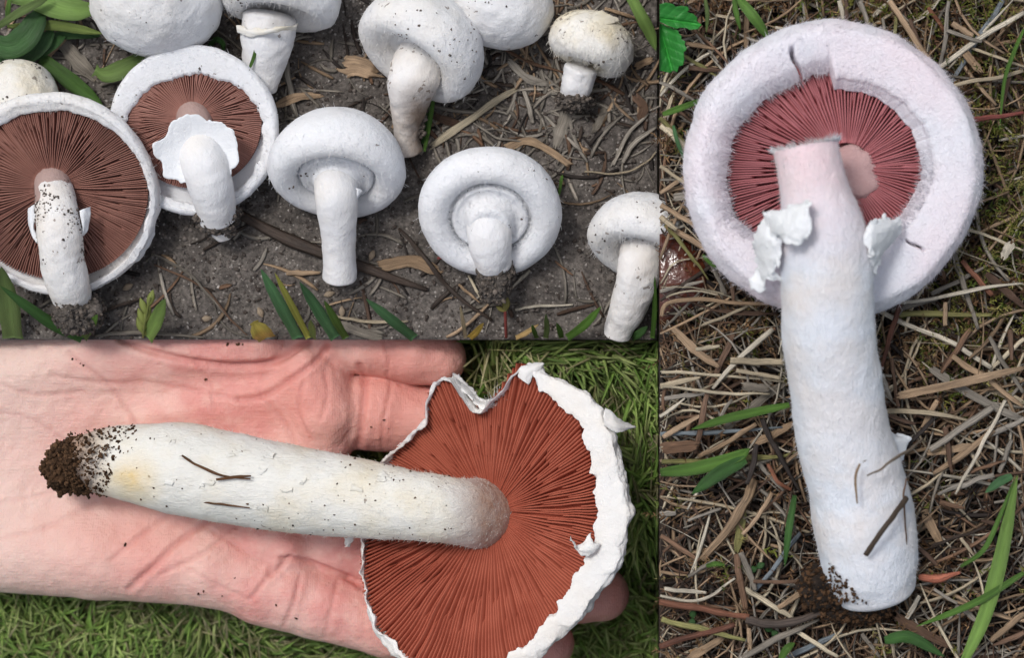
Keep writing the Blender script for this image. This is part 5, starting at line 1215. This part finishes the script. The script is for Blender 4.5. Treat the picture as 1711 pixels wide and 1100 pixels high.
gblade("252,92 215,112 182,124 158,118", 36, srgb(112, 138, 74), 'cut-ended green leaf between the dome cap and ragged-ringed mushroom', [.006, .008, .009, .008], taper0=.9, tip=.7)
gblade("90,60 130,56 168,60", 20, DG, 'dark blade beneath the yellowish green blade', [.004, .005, .005])
gblade("348,80 360,66 372,72 373,90", 10, 'd', 'small hooked green blade between smooth dome cap and torn veil cap', [.005, .008, .009, .006])
gblade("12,36 14,12 18,-8", 9, 'm', 'thin upright green blade in the far leafy corner', [.006, .006, .006])
gblade("417,114 425,92 431,62", 6, 'm', 'single thin green blade lying on stout white stem', [.0175, .0195, .0215], taper0=.5)
gblade("709,253 716,215 722,180 728,146", 8, 'm', 'green blade standing behind the narrow dirty foot', [.004, .007, .008, .007])
gblade("706,240 711,205 716,170", 8, 'd', 'darker green blade paired behind the narrow dirty foot', [.003, .005, .006])
gblade("1054,-6 1072,28 1086,55 1100,84", 22, LG, 'light green blade in the corner by straw bank above scaly button', [.012, .012, .010, .008], taper0=.8)
gblade("934,326 938,300 940,292", 6, 'm', 'tiny green shoot beside the woolly-grooved cap', [.003, .004, .004])
for pt, w, cl, lab in (("22,569 14,510 2,446", 38, 'o', 'very wide dull green blade rising before the chocolate gilled cap'), ("138,569 95,546 50,515 0,478", 20, 'd', 'long dark green blade sweeping before the chocolate gilled cap'),
                  ("140,569 152,546 163,526", 16, 'm', 'short green blade just below the soil clump of chocolate gilled mushroom'), ("247,569 262,535 276,500", 26, LG, 'wide light green blade beside the grass seed head'),
                  ("498,569 470,512 436,450", 22, 'b', 'tall bluish green blade beside the yellow blade'), ("560,569 532,520 501,472", 20, 'b', 'bluish green blade pointing at flat-cut stem foot'),
                  ("578,569 560,535 542,503", 14, 'm', 'narrow green blade leaning beside the blade pointing at flat-cut stem'), ("523,569 522,550 519,535", 14, 'm', 'short upright green blade between yellow blade and bluish blades'),
                  ("692,569 655,535 612,500", 18, 'b', 'lone bluish green blade slanting below the frayed tan straw'), ("948,569 978,542 1004,513", 15, 'm', 'green blade slanting toward the curved tapering stem'),
                  ("897,569 893,555 889,543", 8, 'm', 'tiny green shoot beside the slanting tan dead blade'), ("912,569 914,548 912,525", 10, 'o', 'dull upright shoot between tan dead blade and slanting green blade'),
                  ("938,569 936,555 930,540", 10, 'm', 'small green shoot at the foot of blade slanting toward curved stem'), ("1056,569 1068,558 1082,546", 14, 'd', 'short dark green blade right of the curved tapering stem foot'), ("1090,569 1094,520 1094,462", 9, 'm', 'thin upright green blade against the straw bank wall')):
    n = len(pt.split()); gblade(pt, w, cl, lab, [.002 + .020 * (k / (n - 1)) for k in range(n)], taper0=.9)
gblade("516,569 488,512 459,456", 12, 'y', 'yellow grass blade beside green blades at the lower soil edge', [.002, .014, .022], taper0=.9)
gblade("446,569 436,555 424,538", 34, srgb(200, 184, 92), 'short wide yellowing leaf at the lower edge of soil', [.002, .01, .014], taper0=.9, tip=.5)
gblade("785,569 795,556 808,540", 12, srgb(176, 150, 70), 'orange tipped short blade at lower soil edge', [.002, .006, .010], taper0=.9)
gblade("778,569 774,540 769,511", 7, srgb(196, 180, 146), 'bleached upright dead blade at lower soil edge', [.002, .008, .014], taper0=.9)
gblade("862,569 880,556 900,542", 9, srgb(206, 176, 120), 'slanting tan dead blade at the lower soil edge', [.002, .006, .008], taper0=.9)
stalk('stem', [P(732, 431, .005), P(752, 429, .007), P(775, 434, .007), P(799, 450, .004)], 5.5 * PX, srgb(158, 84, 80), 'curved pinkish red stem under the woolly-grooved mushroom', 'stem', None, flat=.9)
# seedling with red stem, and a grass seed head
b0 = P(846, 567, .002); t = thing('seedling', 'small seedling with red stem and round leaf below grey soil plug', 'seedling', b0)
pts = cr([b0 + [0, .0006, 0], P(845, 545, .006), P(844, 520, .009)], 14); V, F, st, c = strands(pts[None], np.full((1, 14), .0005), np.full((1, 14), .0005), 6, srgb(140, 66, 60)); mesh('stalk', V, F, M_straw, t, col=c, st=st)
for a, L_, w in ((1.45, .0052, .0014), (2.6, .0034, .0008)):
    c0 = P(844, 521, .009); d = np.array([math.cos(a), math.sin(a), .2]); cc = np.linspace(c0, c0 + d * L_, 12); W = w * np.sin(np.linspace(.2, 3.0, 12)) ; V, F, st, c = strands(cc[None], W[None], np.full((1, 12), .00025), 6, srgb(158, 150, 84)); mesh('seed_leaf', V, F, M_grass, t, col=c, st=st)
b0 = P(239, 567, .002); t = thing('grass_seed_head', 'green grass seed head of plump spikelets beside a wide green blade', 'seed head', b0)
pts = cr([b0 + [0, .0006, 0], P(242, 540, .008), P(251, 498, .014)], 14); V, F, st, c = strands(pts[None], np.full((1, 14), .0004), np.full((1, 14), .0004), 6, srgb(150, 160, 90)); mesh('stalk', V, F, M_grass, t, col=c, st=st)
for k in range(7):
    c0 = pts[1 + int(k * 1.7)]; d = unit(np.array([(-1) ** k * .35, 1, .25])); cc = np.linspace(c0, c0 + d * .0058, 10); W = .0013 * np.sin(np.linspace(.3, 3.05, 10)); V, F, st, c = strands(cc[None], W[None], W[None] * .7, 6, srgb(158, 170, 92)); mesh('spikelet', V, F, M_grass, t, col=c, st=st)

# bits lying on the hand mushroom's stem
for pt, w, lab in (("306,762 330,778 365,793 418,800", 4.5, 'thin brown dry grass bit curved along the hand-held stem'), ("362,802 390,798 419,796", 5, 'short brown straw bit lying on the hand-held stem'), ("320,842 360,841 418,848", 3.5, 'fine straight brown fibre along the lower side of hand-held stem')):
    xy = [tuple(map(float, a.split(','))) for a in pt.split()]
    def zst(x, y):
        R_ = 77.5 * PX; yc = 782 + (x - 290) * .185; return .005 + (x - 290) * .00002 + math.sqrt(max(0, R_ ** 2 - ((y - yc) * PX) ** 2)) + .0007
    stalk('dry_scrap', [P(a[0], a[1], zst(*a)) for a in xy], w * PX, srgb(112, 76, 46), lab, 'straw', None, flat=.6)

# ------------------------------------------------------------------ lawn
def lawn(n, box, seed, Lr, wr, name, label, pal, K=5):
    g = np.random.default_rng(seed); x = g.uniform(box[0], box[1], n); y = g.uniform(box[2], box[3], n)
    q = np.stack([x * 40, y * 40, x * 0], -1); flow = fbm(q * .6, 2, seed) * 3.2
    an = flow + g.normal(0, .9, n); L = g.uniform(*Lr, n); t = np.linspace(0, 1, K)
    lean = g.uniform(.95, 1.8, n)[:, None] * (.35 + .65 * t[None]); dz = np.cumsum(np.cos(lean), 1) / K; dr = np.cumsum(np.sin(lean), 1) / K
    dz -= dz[:, :1]; dr -= dr[:, :1]
    pts = np.stack([x[:, None] + np.cos(an)[:, None] * dr * L[:, None], y[:, None] + np.sin(an)[:, None] * dr * L[:, None], lawn_h(x, y)[:, None] + dz * L[:, None]], -1)
    pts[..., 0] = np.minimum(pts[..., 0], -.0006); pts[..., 1] = np.minimum(pts[..., 1], -.0006)
    W = g.uniform(*wr, n)[:, None] * np.interp(t, [0, .4, .8, 1], [.8, 1, .6, .1])[None]
    pal = np.array(pal); col = pal[g.integers(0, len(pal), n)] * (g.uniform(.7, 1.2, (n, 1)) * (1 + .25 * fbm(q * .5 + 4, 2, seed + 2))[:, None])
    V, F, st, c = strands(pts, W, W * .18, 4, col, g.uniform(-.8, .8, n)); tag(mesh(name, V, F, M_lawn, col=c, st=st, smooth=False), label, 'grass', kind='stuff')
lg = [srgb(152, 182, 92), srgb(138, 174, 82), srgb(168, 192, 106), srgb(126, 164, 74), srgb(182, 198, 124)]
lawn(24000, (-.30, -.001, -.17, -.001), 501, (.013, .028), (.0004, .0010), 'lawn_grass', 'fine short green lawn grass beneath the hand', lg)
lawn(6500, (-.30, -.001, -.17, -.001), 502, (.014, .028), (.0003, .0006), 'dry_lawn_grass', 'scattered straw coloured dead blades in the lawn', [srgb(176, 172, 124), srgb(160, 156, 104), srgb(190, 182, 140)])

for o in sc.objects:
    if '_o' in o: del o['_o']
